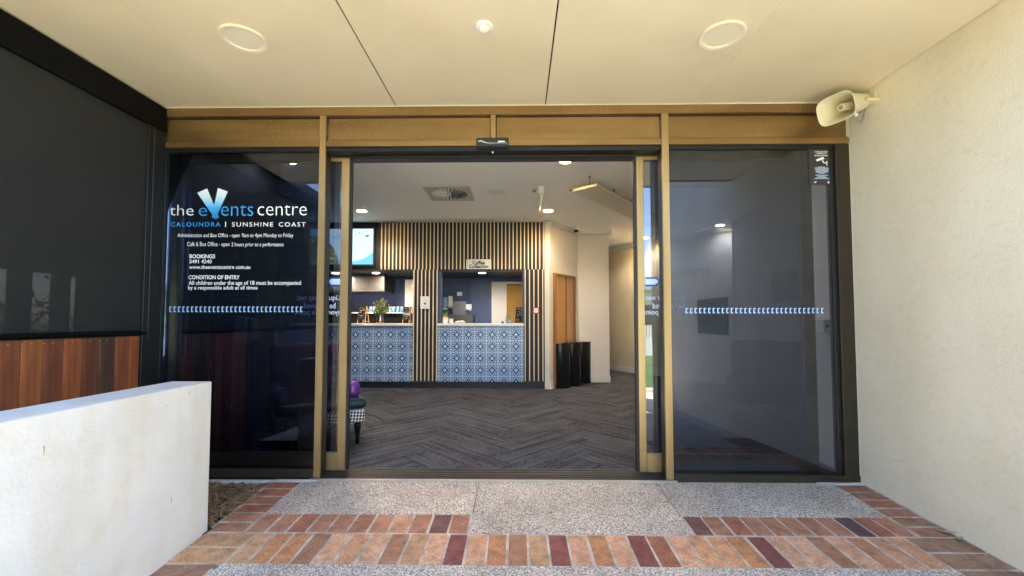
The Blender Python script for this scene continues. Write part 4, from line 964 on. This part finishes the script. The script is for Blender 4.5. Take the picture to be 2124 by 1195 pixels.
# kiosk room
KB = YK + 2.4
kr = thing('kiosk_room', 'navy walled kitchen behind the serving openings', 'room', ((KX0 + KX1) / 2, KB, 0))
box('back_wall', (KX0, KX1 + .5, KB, KB + .08, 0, ZC), 'navy_wall', kr, 0)
box('ceiling_board', (KX0, KX1 - .11, YBK + .002, KB - .001, zo + .10, zo + .16), 'kick', kr, 0)
box('side_wall', (KX0, KX0 + .08, YBK + .002, KB - .001, 0, zo + .09), 'black_panel', kr, 0)
mid = (ox1 + ox2) / 2 
XRt = kx(1086) + .06
box('side_wall', (XRt, XRt + .02, YBK + .56, KB - .001, 0, zo + .09), 'navy_wall', kr, 0)
box('roller_housing', (ox0, ox1, YBK + .003, YBK + .08, zo - .012, zo + .05), 'hood_steel', kr, .004); box('roller_housing', (ox2, ox3, YBK + .003, YBK + .08, zo - .012, zo + .05), 'hood_steel', kr, .004)
box('jamb_trim', (ox3 - .022, ox3 - .001, YBK - .09, YBK + .03, zct + .002, zo - .013), 'navy_wall', kr, .003); box('jamb_trim', (ox2 + .001, ox2 + .06, YBK - .08, YBK + .03, zct + .002, zo - .013), 'navy_wall', kr, .003)
box('box_column', (ox1 + .03, ox2 - .03, YBK + .001, YBK + .5, 0, zo + .09), 'navy_wall', kr, 0)
for px_, lb in ((696, 'glowing kiosk downlight left of the vase'), (780, 'glowing kiosk downlight above the vase'), (1000, 'glowing kiosk downlight below the coffee collection sign')):
    zc_ = zo + .099; p = aZ(px_, 566, zc_); lamp(0, 0, lb, zc=zc_, r_=.085, cool=True, power=13, kind='downlights in the kiosk ceiling', loc=(p.x, min(p.y, KB - .3), zc_))
# range hood, shelf, cups, cupboard
hy = KB - .75
hx0, hx1 = aY(640, 600, hy).x, aY(797, 600, hy).x
t = thing('range_hood', 'dull steel range hood in the kiosk kitchen', 'range hood', ((hx0 + hx1) / 2, hy, aY(700, 604, hy).z))
box('canopy', (hx0, hx1, hy, KB - .002, aY(700, 604, hy).z, zo + .095), 'hood_steel', t, .004); box('rim', (hx0, hx1 + .004, hy - .012, hy - .0005, aY(700, 604, hy).z - .01, aY(700, 604, hy).z + .02), 'steel', t, .002)
sy = YK + 1.55
t = thing('cup_shelf', 'pale shelf edge behind the flower vase', 'shelf', (aY(800, 650, sy).x, sy, 0))
box('top', (aY(650, 650, sy).x, aY(853, 650, sy).x, sy, sy + .35, aY(800, 650, sy).z, aY(800, 648, sy).z), 'board_wood', t, .002); box('carcass', (aY(650, 650, sy).x, aY(853, 650, sy).x, sy + .03, sy + .35, .0, aY(800, 650.2, sy).z), 'black_panel', t, 0)
for k, px_ in enumerate((806, 814, 822, 830, 838, 765, 773)):
    c = aY(px_, 648, sy); r_ = .032; h = .11
    t = thing('blue_jar', 'pale blue jar in the row on the shelf behind the vase', 'jar', (c.x, sy + .12, c.z), 'blue jars on the kiosk shelf')
    lathe('body', [(0, .002), (r_, .002), (r_ * 1.04, h * .8), (r_ * .8, h)], (c.x, sy + .12, c.z), 'ceramic_blue', t, 18); lathe('lid', [(r_ * .9, h), (r_ * .9, h + .015), (0, h + .018)], (c.x, sy + .12, c.z), 'plastic_white', t, 18)
cy2 = KB - .6
tag(box('white_cupboard', (aY(840, 600, cy2).x, aY(853, 600, cy2).x + .3, cy2, KB - .002, .0, aY(845, 580, cy2).z), 'paint_white', None, .004), 'tall cream cupboard at the back of the kiosk', 'cupboard')
# right opening contents on the back wall
bw = KB - .002
def plate(name, x0, x1, y0, y1, mt, label, cat, dep=.03, Y=bw):
    a1, a2 = aY(x0, y0, Y), aY(x1, y1, Y); return tag(box(name, (a1.x, a2.x, Y - dep, Y, a2.z, a1.z), mt, None, .004), label, cat)
plate('wall_plate', 948.5, 959, 606, 614, 'paper', 'small white plate on the navy wall of the kiosk', 'wall plate')
t = thing('switch_box', 'white switch box with conduit on the navy wall', 'switch box', aY(971, 636, bw)); WL[t.name] = Vector(t.location)
a1, a2 = aY(963.5, 631, bw), aY(978.5, 642.5, bw); box('housing', (a1.x, a2.x, bw - .05, bw, a2.z, a1.z), 'paper', t, .004); box('socket', (aY(972.5, 640, bw).x, a2.x - .005, bw - .045, bw - .002, aY(972, 645, bw).z, a2.z - .001), 'paper', t, .003)
tube('conduit', [(aY(975, 600, bw).x, bw - .012, a1.z), (aY(975, 600, bw).x, bw - .012, zo + .098)], .010, 'navy_wall', t, 10)
sbx = aY(940, 640, bw - .3); t = thing('steel_splashback', 'brushed steel bench with upright splashback in the kiosk', 'bench', sbx); WL[t.name] = Vector(t.location)
a1, a2 = aY(939, 625, bw - .3), aY(966, 653, bw - .3); box('splashback', (a1.x, a2.x, bw - .32, bw - .28, a2.z, a1.z), 'steel', t, .003)
a1, a2 = aY(930, 653, bw - .5), aY(981, 672, bw - .5); box('bench_body', (a1.x, a2.x, bw - .5, bw - .01, .3, a1.z), 'hood_steel', t, .006)
# towel dispensers
dz = bw - .02
a1, a2 = aY(930, 614, bw - .1), aY(938, 639, bw - .1); t = thing('towel_dispenser', 'white paper towel dispenser on the kiosk wall', 'dispenser', (a1.x, bw, a2.z))
box('cover', (a1.x, a2.x, bw - .14, bw - .002, a2.z, a1.z), 'plastic_white', t, .02, 3); 
a1, a2 = aY(919.5, 616, bw - .1), aY(928.5, 638, bw - .1); t = thing('soap_dispenser', 'blue soap dispenser beside the paper towel dispenser', 'dispenser', (a1.x, bw, a2.z))
box('tank', (a1.x, a2.x, bw - .13, bw - .002, a2.z, a1.z), 'ceramic_blue', t, .015, 3); box('spout', (a1.x, a2.x, bw - .12, bw - .002, a2.z - .05, a2.z - .001), 'plastic_white', t, .01)
# staff door
a1, a2 = aY(1020, 585, bw), aY(1083, 585, bw)
sdx0, sdx1 = a1.x, a2.x + .15; sz = a1.z
sdo = thing('staff_door', 'white framed staff doorway at the back of the kiosk with ochre beyond', 'door', ((sdx0 + sdx1) / 2, bw, 0))
box('frame', (sdx0, sdx0 + .05, bw - .05, bw, 0, sz), 'paint_white', sdo, .004); box('frame', (sdx0 + .051, sdx1, bw - .05, bw, sz - .05, sz), 'paint_white', sdo, .004)
dx1 = aY(1051, 600, bw).x
box('door_leaf', (sdx0 + .052, dx1 - .03, bw - .045, bw - .004, .02, sz - .052), 'paint_white', sdo, .003); box('leaf_edge', (dx1 - .029, dx1, bw - .06, bw - .003, .02, sz - .052), 'paint_white', sdo, .003)
box('far_wall', (dx1 + .002, sdx1, bw - .02, bw - .001, .02, sz - .09), 'door_ochre', sdo, 0); box('shade_strip', (dx1 + .002, sdx1, bw - .03, bw - .0005, sz - .089, sz - .052), 'door_frame_wood', sdo, 0)  # upper strip: shade under the doorway head, put in as dark colour
box('hinge', (sdx0 + .03, sdx0 + .055, bw - .056, bw - .0505, sz - .35, sz - .26), 'alu', sdo, .001)

# signs on the kiosk front
YS = YF - .032
def sign(name, x0, x1, y0, y1, mt, label, cat, dep=.006, Y=None):
    Y = YS if Y is None else Y; a1, a2 = aY(x0, y0, Y - dep), aY(x1, y1, Y - dep); t = thing(name, label, cat, (a1.x, Y, a2.z)); box('board', (a1.x, a2.x, Y - dep, Y - .0006, a2.z, a1.z), mt, t, .001); return t, Y - dep - .0008
t, y_ = sign('coffee_sign', 967, 1019, 538, 558, 'paper', 'white sign reading coffee collection on the slats', 'sign')
for s, a1, a2, b1, b3 in (('Coffee', 980, 1005.5, 541, 549), ('Collection', 973, 1013, 548.7, 556.5)): T(s, a1, a2, b1, b3, 'kick', .03, par=t, Y=y_)
for px_, py_ in ((968.5, 540), (1017.5, 540)): lathe('screw', [(.008, 0), (.006, .004), (0, .005)], aY(px_, py_, y_), 'copper', t, 8, 'Y')
t, y_ = sign('poster', 872, 891, 615, 640.5, 'paper', 'small white poster with a teal flourish taped to the slats', 'poster', .003)
for pts in ([(878, 630), (881, 627.5), (883, 629), (884, 627), (883.5, 631), (880, 633.5), (881, 630.5)], [(880, 620.5), (882, 619), (883, 620.5), (881.5, 621.5)], [(883.5, 624), (886, 623), (884.5, 626.5)], [(880, 624.5), (881.5, 623.6), (881.2, 625)], [(876.7, 622.5), (878.5, 621.6), (878.8, 623)]):
    px_poly('print', pts, y_, 'ceramic_blue' if len(pts) < 6 else 'teal_vinyl', t)
px_poly('print', [(876, 635), (888, 635), (888, 635.8), (876, 635.8)], y_, 'vinyl_pale', t); px_poly('print', [(878, 638), (886, 638), (886, 638.6), (878, 638.6)], y_, 'vinyl_pale', t)
t, y_ = sign('break_glass_alarm', 1105.5, 1118.5, 637.5, 651, 'plastic_red', 'red break glass alarm on the kiosk corner slats', 'alarm', .045)
px_poly('face', [(1107.5, 639.5), (1116.5, 639.5), (1116.5, 648.5), (1107.5, 648.5)], y_, 'paper', t); px_poly('pictogram', [(1109, 643), (1115, 643), (1115, 644.5), (1109, 644.5)], y_ - .0006, 'rust', t)
# menu screen
a1, a2 = aY(641, 472, YF - .03), aY(778, 553.5, YF - .03)
tv = thing('menu_screen', 'wide glowing menu screen on the black kiosk front', 'screen', ((a1.x + a2.x) / 2, YF, a2.z))
box('casing', (a1.x, a2.x, YF - .032, YF - .002, a2.z, a1.z), 'plastic_black', tv, .004)
s1_, s2_ = aY(644, 475, YF - .033), aY(773.5, 548.5, YF - .033)
bm = bmesh.new(); vs_ = [bm.verts.new(q) for q in ((s1_.x, YF - .0335, s2_.z), (s2_.x, YF - .0335, s2_.z), (s2_.x, YF - .0335, s1_.z), (s1_.x, YF - .0335, s1_.z))]; f = bm.faces.new(vs_); ul = bm.loops.layers.uv.new('UVMap')
for lp, q in zip(f.loops, ((0, 0), (1, 0), (1, 1), (0, 1))): lp[ul].uv = q
link('display', newmesh(bm), 'screen', tv)
yy_ = YF - .0345
for cx0, cy0, s_, rot in ((762, 489.5, 4.6, .2), (753, 484.5, 2.4, 1.2), (746, 482, 2.4, .1), (739.5, 479.5, 1.6, 1.4), (760, 481, 2.0, -.6), (738, 486.5, 1.8, -.8), (745.5, 487.5, 1.8, -.4), (733.5, 479, 1.1, .5)):
    pts = []
    for k in range(10):
        a2_ = 2 * math.pi * k / 10; u_, v_ = math.cos(a2_) * s_, math.sin(a2_) * s_ * .42 * (1 - .3 * math.cos(a2_)); pts.append((cx0 + u_ * math.cos(rot) - v_ * math.sin(rot), cy0 - (u_ * math.sin(rot) + v_ * math.cos(rot))))
    px_poly('leaf_print', pts, yy_, 'screen_leaf', tv)
T('LIGHT', 691.5, 724, 488, 495, 'screen_text', .01, 1.2, par=tv, Y=yy_)

# ---- things on the counters
def top_at(px, dy=.12): c = aY(px, 670, YK + dy); return Vector((c.x, YK + dy, zct + .001))
# vase of flowers
c = top_at(788, .16); va = thing('flower_vase', 'glass and copper vase of pale green blossoms on the counter', 'vase', c)
lathe('vase_body', [(0, .002), (.05, .002), (.066, .012), (.068, .04), (.060, .10), (.052, .16), (.046, .165), (.046, .16)], c, 'mirror_steel', va, 28)
lathe('copper_foot', [(.0535, .002), (.0695, .013), (.071, .032), (.0685, .045)], c, 'copper', va, 28)
rnd = random.Random(3); tips = []
bm = bmesh.new(); bmf = bmesh.new()
for i in range(46):
    th_, ph = rnd.uniform(0, 6.28), rnd.uniform(.05, 1.25); Ln = rnd.uniform(.17, .29)
    d = Vector((math.sin(ph) * math.cos(th_), math.sin(ph) * math.sin(th_) * .8, math.cos(ph) * 1.05)); base = c + Vector((0, 0, .15))
    for k in range(22):
        q = base + d * Ln * rnd.uniform(.15, 1) + Vector([rnd.gauss(0, .018) for _ in range(3)]); s_ = rnd.uniform(.010, .019)
        u_ = Vector([rnd.gauss(0, 1) for _ in range(3)]).normalized(); v_ = u_.orthogonal().normalized()
        bm.faces.new([bm.verts.new(q + x) for x in (-u_ * s_, v_ * s_ * .5, u_ * s_, -v_ * s_ * .5)])
    for k in range(2):
        q = base + d * Ln * rnd.uniform(.75, 1.12) + Vector([rnd.gauss(0, .012) for _ in range(3)]); 
        bmesh.ops.create_icosphere(bmf, subdivisions=1, radius=rnd.uniform(.008, .015), matrix=Matrix.Translation(q) @ Matrix.Diagonal((1, 1, .7, 1)))
    tips.append((base, base + d * Ln))
link('foliage', newmesh(bm), 'leaf', va); link('blossom', newmesh(bmf), 'blossom', va)
bm = bmesh.new()
for a_, b2 in tips:
    s_ = Vector((.0012, 0, 0)); bm.faces.new([bm.verts.new(q) for q in (a_ - s_, a_ + s_, b2 + s_ * .5, b2 - s_ * .5)])
link('stems', newmesh(bm), 'leaf', va)
# easel chalkboards
def easel(x0, x1, ytop, ybt, dy, label, lines, foot=True, lean=.05, side=1):
    c = top_at((x0 + x1) / 2, dy); Yc = YK + dy; t = thing('chalkboard', label, 'chalkboard', c)
    l0, l1 = aY(x0, 670, Yc).x, aY(x1, 670, Yc).x; zt_, zb_ = aY(x0, ytop, Yc).z, aY(x0, ybt, Yc).z
    w_ = l1 - l0
    tlt = lambda z: lean * (z - zct) / (zt_ - zct)
    P = lambda x, z, o=0: Vector((x + side * .03 * (z - zct) / (zt_ - zct), Yc + tlt(z) + o, z))
    poly('slate', [P(l0, zb_), P(l1, zb_), P(l1, zt_), P(l0, zt_)], 'chalk_black', t, (0, .01, 0))
    for s in (l0 + .004, l1 - .018): poly('leg', [P(s, zct + .001, .011), P(s + .014, zct + .001, .011), P(s + .014, zt_ + .008, .011), P(s, zt_ + .008, .011)], 'easel_wood', t, (0, .01, 0))
    if foot:
        e = l1 + .03
        poly('back_leg', [Vector((e - .012, Yc + .02, zct + .001)), Vector((e, Yc + .02, zct + .001)), P(l1 + .004, zt_ + .004, .024), P(l1 - .008, zt_ + .004, .024)], 'easel_wood', t, (0, .012, 0))
        e = l1 + .085
        poly('back_leg', [Vector((e - .012, Yc + .08, zct + .001)), Vector((e, Yc + .08, zct + .001)), P(l1 + .006, zt_ + .004, .04), P(l1 - .006, zt_ + .004, .04)], 'easel_wood', t, (0, .012, 0))
        box('brace', (l1 + .012, l1 + .075, Yc + .05, Yc + .06, zct + .03, zct + .042), 'easel_wood', t, .001)
    for s, u0, u1, v0, v1, mt, bd in lines:
        if s == '#':                        # a row of unreadable chalk handwriting
            bm = bmesh.new(); n_ = 9; rs_ = random.Random(int(u0 * 1000 + v0 * 977)); zz = [(i / n_, rs_.uniform(0, 1)) for i in range(n_ + 1)]; tk = .13
            for (ua, va), (ub, vb) in zip(zz, zz[1:]):
                if rs_.random() < .15: continue
                q = lambda u, v: P(l0 + w_ * (u0 + (u1 - u0) * u), zb_ + (zt_ - zb_) * (v0 + (v1 - v0) * v), -.0012)
                bm.faces.new([bm.verts.new(x) for x in (q(ua, va - tk), q(ub, vb - tk), q(ub, vb + tk), q(ua, va + tk))])
            struct(link('chalk_line', newmesh(bm), mt, t), 'stuff'); continue
        text('chalk_line', s, lambda u, v: P(l0 + w_ * (u0 + (u1 - u0) * u), zb_ + (zt_ - zb_) * (v0 + (v1 - v0) * v), -.0012), mt, t, bd)
    return t
easel(739, 753, 635, 663, .14, 'small easel chalkboard with scribbled writing beside the vase', [('#', .1, .9, .80, .9, 'chalk', .03), ('#', .15, .95, .62, .76, 'chalk', .03), ('#', .1, .9, .45, .57, 'chalk', .03), ('#', .05, .85, .27, .38, 'chalk', .03), ('#', .05, .8, .1, .2, 'chalk_pink', .03)], True, .06)
easel(833, 848.5, 636.5, 663, .10, 'small easel chalkboard reading FREE at the counter end', [('#', .1, .95, .86, .95, 'chalk', .02), ('#', .35, .65, .74, .81, 'chalk', .02), ('#', .12, .9, .60, .70, 'chalk_pink', .02), ('FREE', .05, .92, .34, .54, 'chalk', .03), ('#', .05, .8, .18, .26, 'chalk', .02), ('#', .08, .75, .05, .13, 'chalk', .02)], False, .05)
for e in [o for o in bpy.data.objects if o.name.startswith('chalkboard')][1:2]:
    l1 = aY(849, 670, YK + .1).x
    box('side_frame', (l1 - .004, l1 + .012, YK + .12, YK + .135, zct + .001, kz(634)), 'easel_wood', e, .001); box('side_frame', (l1 + .04, l1 + .055, YK + .16, YK + .172, zct + .001, kz(637)), 'easel_wood', e, .001); box('brace', (l1 + .012, l1 + .04, YK + .14, YK + .15, zct + .03, zct + .042), 'easel_wood', e, .001)
c3 = easel(1067.5, 1083.5, 637.5, 669, .12, 'black chalkboard with coloured drawing under the coffee collection sign', [('#', .25, .85, .80, .92, 'chalk', .02), ('#', .25, .8, .64, .75, 'chalk', .03), ('#', .15, .85, .42, .58, 'chalk_green', .02), ('#', .1, .5, .16, .26, 'chalk_pink', .02), ('#', .1, .55, .04, .13, 'chalk_pink', .02)], False, .03)
# carrots pot, tin, cloth, planter
c = top_at(923.5, .10); t = thing('orange_plant_pot', 'pale ribbed pot with orange and green sprigs on the counter', 'pot', c)
lathe('pot', [(0, .001), (.050, .001), (.055, .105), (.048, .105), (.047, .09), (0, .088)], c, 'paper', t, 24)
for k in range(9):
    a_ = k * .7; q = c + Vector((math.cos(a_) * .032, math.sin(a_) * .03, .10)); lathe('orange_sprig', [(.0, 0), (.012, .006), (.013, .022), (.004, .032)], q, 'terracotta', t, 8)
    tube('green_sprig', [q + Vector((0, 0, .03)), q + Vector((math.cos(a_) * .006, 0, .05)), q + Vector((math.cos(a_) * .018, 0, .085 + .02 * (k % 3)))], [.003, .008, .003], 'green_bright', t, 6)
c = top_at(936, .08); t = thing('white_tin', 'small white tin beside the orange plant pot', 'tin', c)
lathe('tin_body', [(0, .001), (.036, .001), (.036, .078), (.030, .086), (0, .086)], c, 'paper', t, 20); lathe('spout', [(.006, .086), (.006, .10), (0, .1)], c, 'plastic_black', t, 8)
c = top_at(954, .08); bm = bmesh.new()
for dx_, r_ in ((-.055, .022), (-.025, .028), (.008, .022), (.035, .032), (.055, .026)):
    bmesh.ops.create_icosphere(bm, subdivisions=2, radius=1, matrix=Matrix.Translation(c + Vector((dx_, 0, r_ * .75))) @ Matrix.Diagonal((.042, .05, r_ * .9, 1)))
bmesh.ops.translate(bm, verts=bm.verts, vec=(0, 0, .004)); o = link('folded_cloth', newmesh(bm, True), 'plastic_white'); tag(o, 'crumpled white cloth lying on the counter', 'cloth')
c = top_at(1056.5, .10); t = thing('grey_planter', 'rounded grey planter with a small succulent on the counter', 'planter', c)
box('pot', (c.x - .066, c.x + .066, c.y - .05, c.y + .05, c.z, c.z + .088), 'planter_grey', t, .022, 3)
bm = bmesh.new()
for k in range(26):
    a_ = k * .9; q = c + Vector((math.cos(a_) * .03, math.sin(a_) * .025, .085)); d = Vector((math.cos(a_) * .055, math.sin(a_) * .04, .02 + .02 * (k % 3))); s_ = d.cross(Vector((0, 0, 1))).normalized() * .009
    bm.faces.new([bm.verts.new(x) for x in (q, q + d * .5 + s_, q + d, q + d * .5 - s_)])
link('succulent', newmesh(bm), 'green_bright', t)
px_poly('badge', [(1056.5, 667), (1058, 664.5), (1059.5, 667)], c.y - .0506, 'paper', t)
c = top_at(1042, .10); t = thing('card_reader', 'small dark card reader beside the grey planter', 'card reader', c)
box('body', (c.x - .02, c.x + .03, c.y - .03, c.y + .05, c.z, c.z + .022), 'plastic_black', t, .006, 2); box('keypad', (c.x - .012, c.x + .02, c.y - .01, c.y + .03, c.z + .0225, c.z + .05), 'planter_grey', t, .004)

# ------------------------------------------------------------------ armchairs
def armchair(loc, label):
    x, y, _ = loc; t = thing('armchair', label, 'armchair', loc, 'patchwork armchairs in the foyer')
    w_, d_ = .78, .72
    for sx in (0, 1):
        for sy_ in (0, 1):
            lx, ly2 = x + (.06 if not sx else w_ - .06), y + (.06 if not sy_ else d_ - .06)
            lathe('leg', [(0, .004), (.016, .004), (.022, .03), (.018, .055), (.022, .10), (.034, .165), (.036, .19), (.026, .205), (.03, .22)], (lx, ly2, 0), 'black_lacquer', t, 16)
    box('apron', (x, x + w_, y, y + d_, .215, .345), 'check', t, .03, 3)
    box('seat_cushion', (x + .0, x + w_ + .01, y - .02, y + d_ - .1, .346, .455), 'teal_vinyl', t, .045, 4)
    for s in (0, 1):
        xa = x + (.0 if not s else w_ - .13)
        box('arm', (xa - .01, xa + .12, y + .12, y + d_ - .03, .44, .60), 'purple_vinyl', t, .055, 4)
    box('backrest', (x + .02, x + w_ - .02, y + d_ - .14, y + d_ + .02, .35, .98), 'floral', t, .06, 4)
    return t
lg = aZ(741, 921, 0)
ch = armchair((lg.x - .72, lg.y - .06, 0), 'purple and checkered patchwork armchair behind the lettered pane')
th_ = R(36); fr_ = Vector((.72, .06, 0))      # turned about its front corner leg
ch.rotation_euler = (0, 0, th_); ch.location = Vector((lg.x, lg.y, 0)) - Matrix.Rotation(th_, 3, 'Z') @ fr_
c2 = copy_tree(ch, None, (0, 0, 0)); c2.rotation_euler = (0, 0, -R(30)); c2.location = (aZ(1545, 921, 0).x, aZ(1545, 921, 0).y + .35, 0); c2['label'] = 'purple and checkered patchwork armchair behind the pane with the camera notice'

# ------------------------------------------------------------------ sanitiser stand and lectern
sy0 = .45
p0, p1 = aY(437, 604, sy0), aY(530, 604, sy0)
ss = thing('sanitiser_stand', 'tall navy hand sanitiser stand behind the lettered pane', 'stand', ((p0.x + p1.x) / 2, sy0, 0))
box('panel', (p0.x, p1.x, sy0, sy0 + .04, .03, p0.z), 'navy_panel', ss, .004); box('foot', (p0.x - .02, p1.x + .02, sy0 - .15, sy0 + .25, .004, .03), 'navy_panel', ss, .004)
a1, a2 = aY(486, 657, sy0 - .1), aY(521, 713, sy0 - .1)
box('dispenser', (a1.x, a1.x + (a2.x - a1.x) * .66, sy0 - .11, sy0 - .001, a2.z, a1.z), 'dispenser_blue', ss, .02, 3); box('drip_guard', (a1.x + (a2.x - a1.x) * .68, a2.x, sy0 - .09, sy0 - .001, a2.z + .02, a1.z - .01), 'planter_grey', ss, .015, 3)
for s, x0, x1, y0, y1 in (('Sanitise Your Hands', 464, 520, 606, 615), ('Before Entry', 475, 510, 619, 627), ('Hand Sanitiser', 472, 507, 747, 756)): T(s, x0, x1, y0, y1, 'vinyl_pale', .01, par=ss, Y=sy0 - .0015)
px_poly('logo', [(467, 832), (473, 830), (477, 845), (482, 829), (485, 830), (479, 853), (476, 853)], sy0 - .0015, 'vinyl_pale', ss)
ly0 = 1.5
lp = aY(570, 676, ly0); lc = thing('lectern', 'slim lectern with a slanted plate behind the lettered pane', 'lectern', (lp.x, ly0, 0))
tube('post', [(lp.x, ly0, .02), (lp.x, ly0, lp.z - .04)], .02, 'alu', lc, 12); lathe('base', [(0, .004), (.18, .004), (.18, .02), (.03, .03)], (lp.x, ly0, 0), 'black_panel', lc, 24)
poly('plate', [aY(546, 698, ly0), aY(554, 700, ly0), aY(594, 657, ly0), aY(584, 657, ly0)], 'alu', lc, (0, .25, .02))

# ------------------------------------------------------------------ outside, behind the camera (seen in the panes)
pl = thing('wall_plaque', 'dark engraved plaque on the rendered wall, mirrored in the pane', 'plaque', (XR, -2.2, 1.1))
box('plate', (XR - .012, XR - .0006, -2.72, -1.86, 1.03, 1.50), 'plaque', pl, .003)
bm = bmesh.new()
for k, (w_, z_) in enumerate(((.34, 1.435), (.06, 1.405), (.40, 1.375), (.30, 1.30), (.26, 1.26), (.60, 1.22), (.2, 1.19), (.2, 1.165), (.2, 1.14), (.2, 1.115))):
    yc_ = -2.29 if w_ != .2 else -2.45
    for yy2 in ((yc_,) if w_ != .2 else (-2.5, -2.08)): bbox(bm, XR - .0135, XR - .0125, yy2 - w_ / 2, yy2 + w_ / 2, z_, z_ + .013)
link('engraving', newmesh(bm), 'plaque_text', pl)
fw = thing('boundary_fence', 'white boundary wall with black picket railing across the lawn', 'fence', (4, -17, -.45))
box('wall', (-14, 24, -17.2, -17, -.5, .35), 'render_white', fw, .01)
box('rail', (-14, 24, -17.12, -17.08, 1.02, 1.06), 'fence_black', fw, 0)
pk = None
for i in range(150):
    x = 3 + i * .13
    if pk is None: pk = box('picket', (x, x + .025, -17.11, -17.09, .351, 1.15), 'fence_black', fw, 0); px0_ = x
    else:
        o = pk.copy(); C.objects.link(o); o.location = pk.location + Vector((x - px0_, 0, 0))
nb = thing('neighbour_house', 'cream house with a blue metal roof beyond the boundary fence', 'house', (8, -30, -.45))
box('wall', (-8, 26, -36, -28, -.5, 3.4), 'render_cream', nb, .01); box('roof', (-9, 27, -37, -27.4, 3.4, 4.1), 'roof_metal', nb, .1)
for x in (2, 6.5, 9, 11.5, 14, 18): w_ = box('window', (x, x + 1.3, -28, -27.96, 1.0, 2.4), 'plastic_black', nb, .01)
yu = thing('yucca', 'spiky dark yucca clump at the edge of the lawn', 'plant', (3.5, -6.0, -.4))
for k in range(34):
    a_ = random.uniform(0, 6.28); el = random.uniform(.2, 1.4); L_ = random.uniform(.7, 1.1); d = Vector((math.cos(a_) * math.cos(el), math.sin(a_) * math.cos(el), math.sin(el))); s_ = d.cross(Vector((0, 0, 1))).normalized() * .03; q = Vector((3.5, -6.0, -.1))
    poly('leaf', [q - s_ * .5, q + d * L_ * .5 - s_, q + d * L_, q + d * L_ * .5 + s_, q + s_ * .5], 'spike_leaf', yu, (0, 0, .004))
tube('stem', [(3.5, -6, -.45), (3.5, -6, -.05)], [.09, .07], 'spike_leaf', yu)

hd = thing('hedge', 'leafy hedge beyond the terrace, faint through the blind', 'hedge', (-13, 5, -.6))
bm = bmesh.new()
for i in range(2600):
    q = Vector((random.uniform(-14, -12.6), random.uniform(-2, 14), random.uniform(-.6, 1) + random.random() ** 2 * 1.6)); s_ = random.uniform(.06, .14)
    u_ = Vector([random.gauss(0, 1) for _ in range(3)]).normalized(); v_ = u_.orthogonal().normalized()
    bm.faces.new([bm.verts.new(q + x) for x in (-u_ * s_, v_ * s_ * .5, u_ * s_, -v_ * s_ * .5)])
link('foliage', newmesh(bm), 'leaf', hd); tube('stem', [(-13.2, 5, -.6), (-13.2, 5, .8)], [.08, .04], 'bark', hd)
tag(box('garden_wall', (-12.2, -12, -2, 14, -.6, .75), 'render_white', None, .01), 'pale garden wall beyond the terrace, faint through the blind', 'wall')

for px_, py_, a_, ln, lb in ((1962, 1106, .5, .10, 'dry pale leaf curled against the foot of the rendered wall'), (1990, 1120, -.3, .05, 'small grey leaf scrap beside the dry pale leaf')):
    q = aG(px_, py_); d = Vector((math.cos(a_), -math.sin(a_) * .8, 0)); n_ = Vector((d.y, -d.x, 0)); z0 = GA(q.y, .004); pts = []
    bm = bmesh.new(); rows = []
    for k in range(7):
        f = k / 6 - .5; wd_ = .013 * (1 - (2 * f) ** 2) + .001; c_ = Vector((q.x, q.y, z0 + .008 * (2 * f) ** 2)) + d * f * ln
        rows.append([bm.verts.new(c_ - n_ * wd_ + Vector((0, 0, .004))), bm.verts.new(c_), bm.verts.new(c_ + n_ * wd_ + Vector((0, 0, .004)))])
    for r0, r1 in zip(rows, rows[1:]):
        for k in (0, 1): bm.faces.new((r0[k], r0[k + 1], r1[k + 1], r1[k]))
    tag(link('dry_leaf', newmesh(bm, True), 'dry_leaf'), lb, 'leaf')
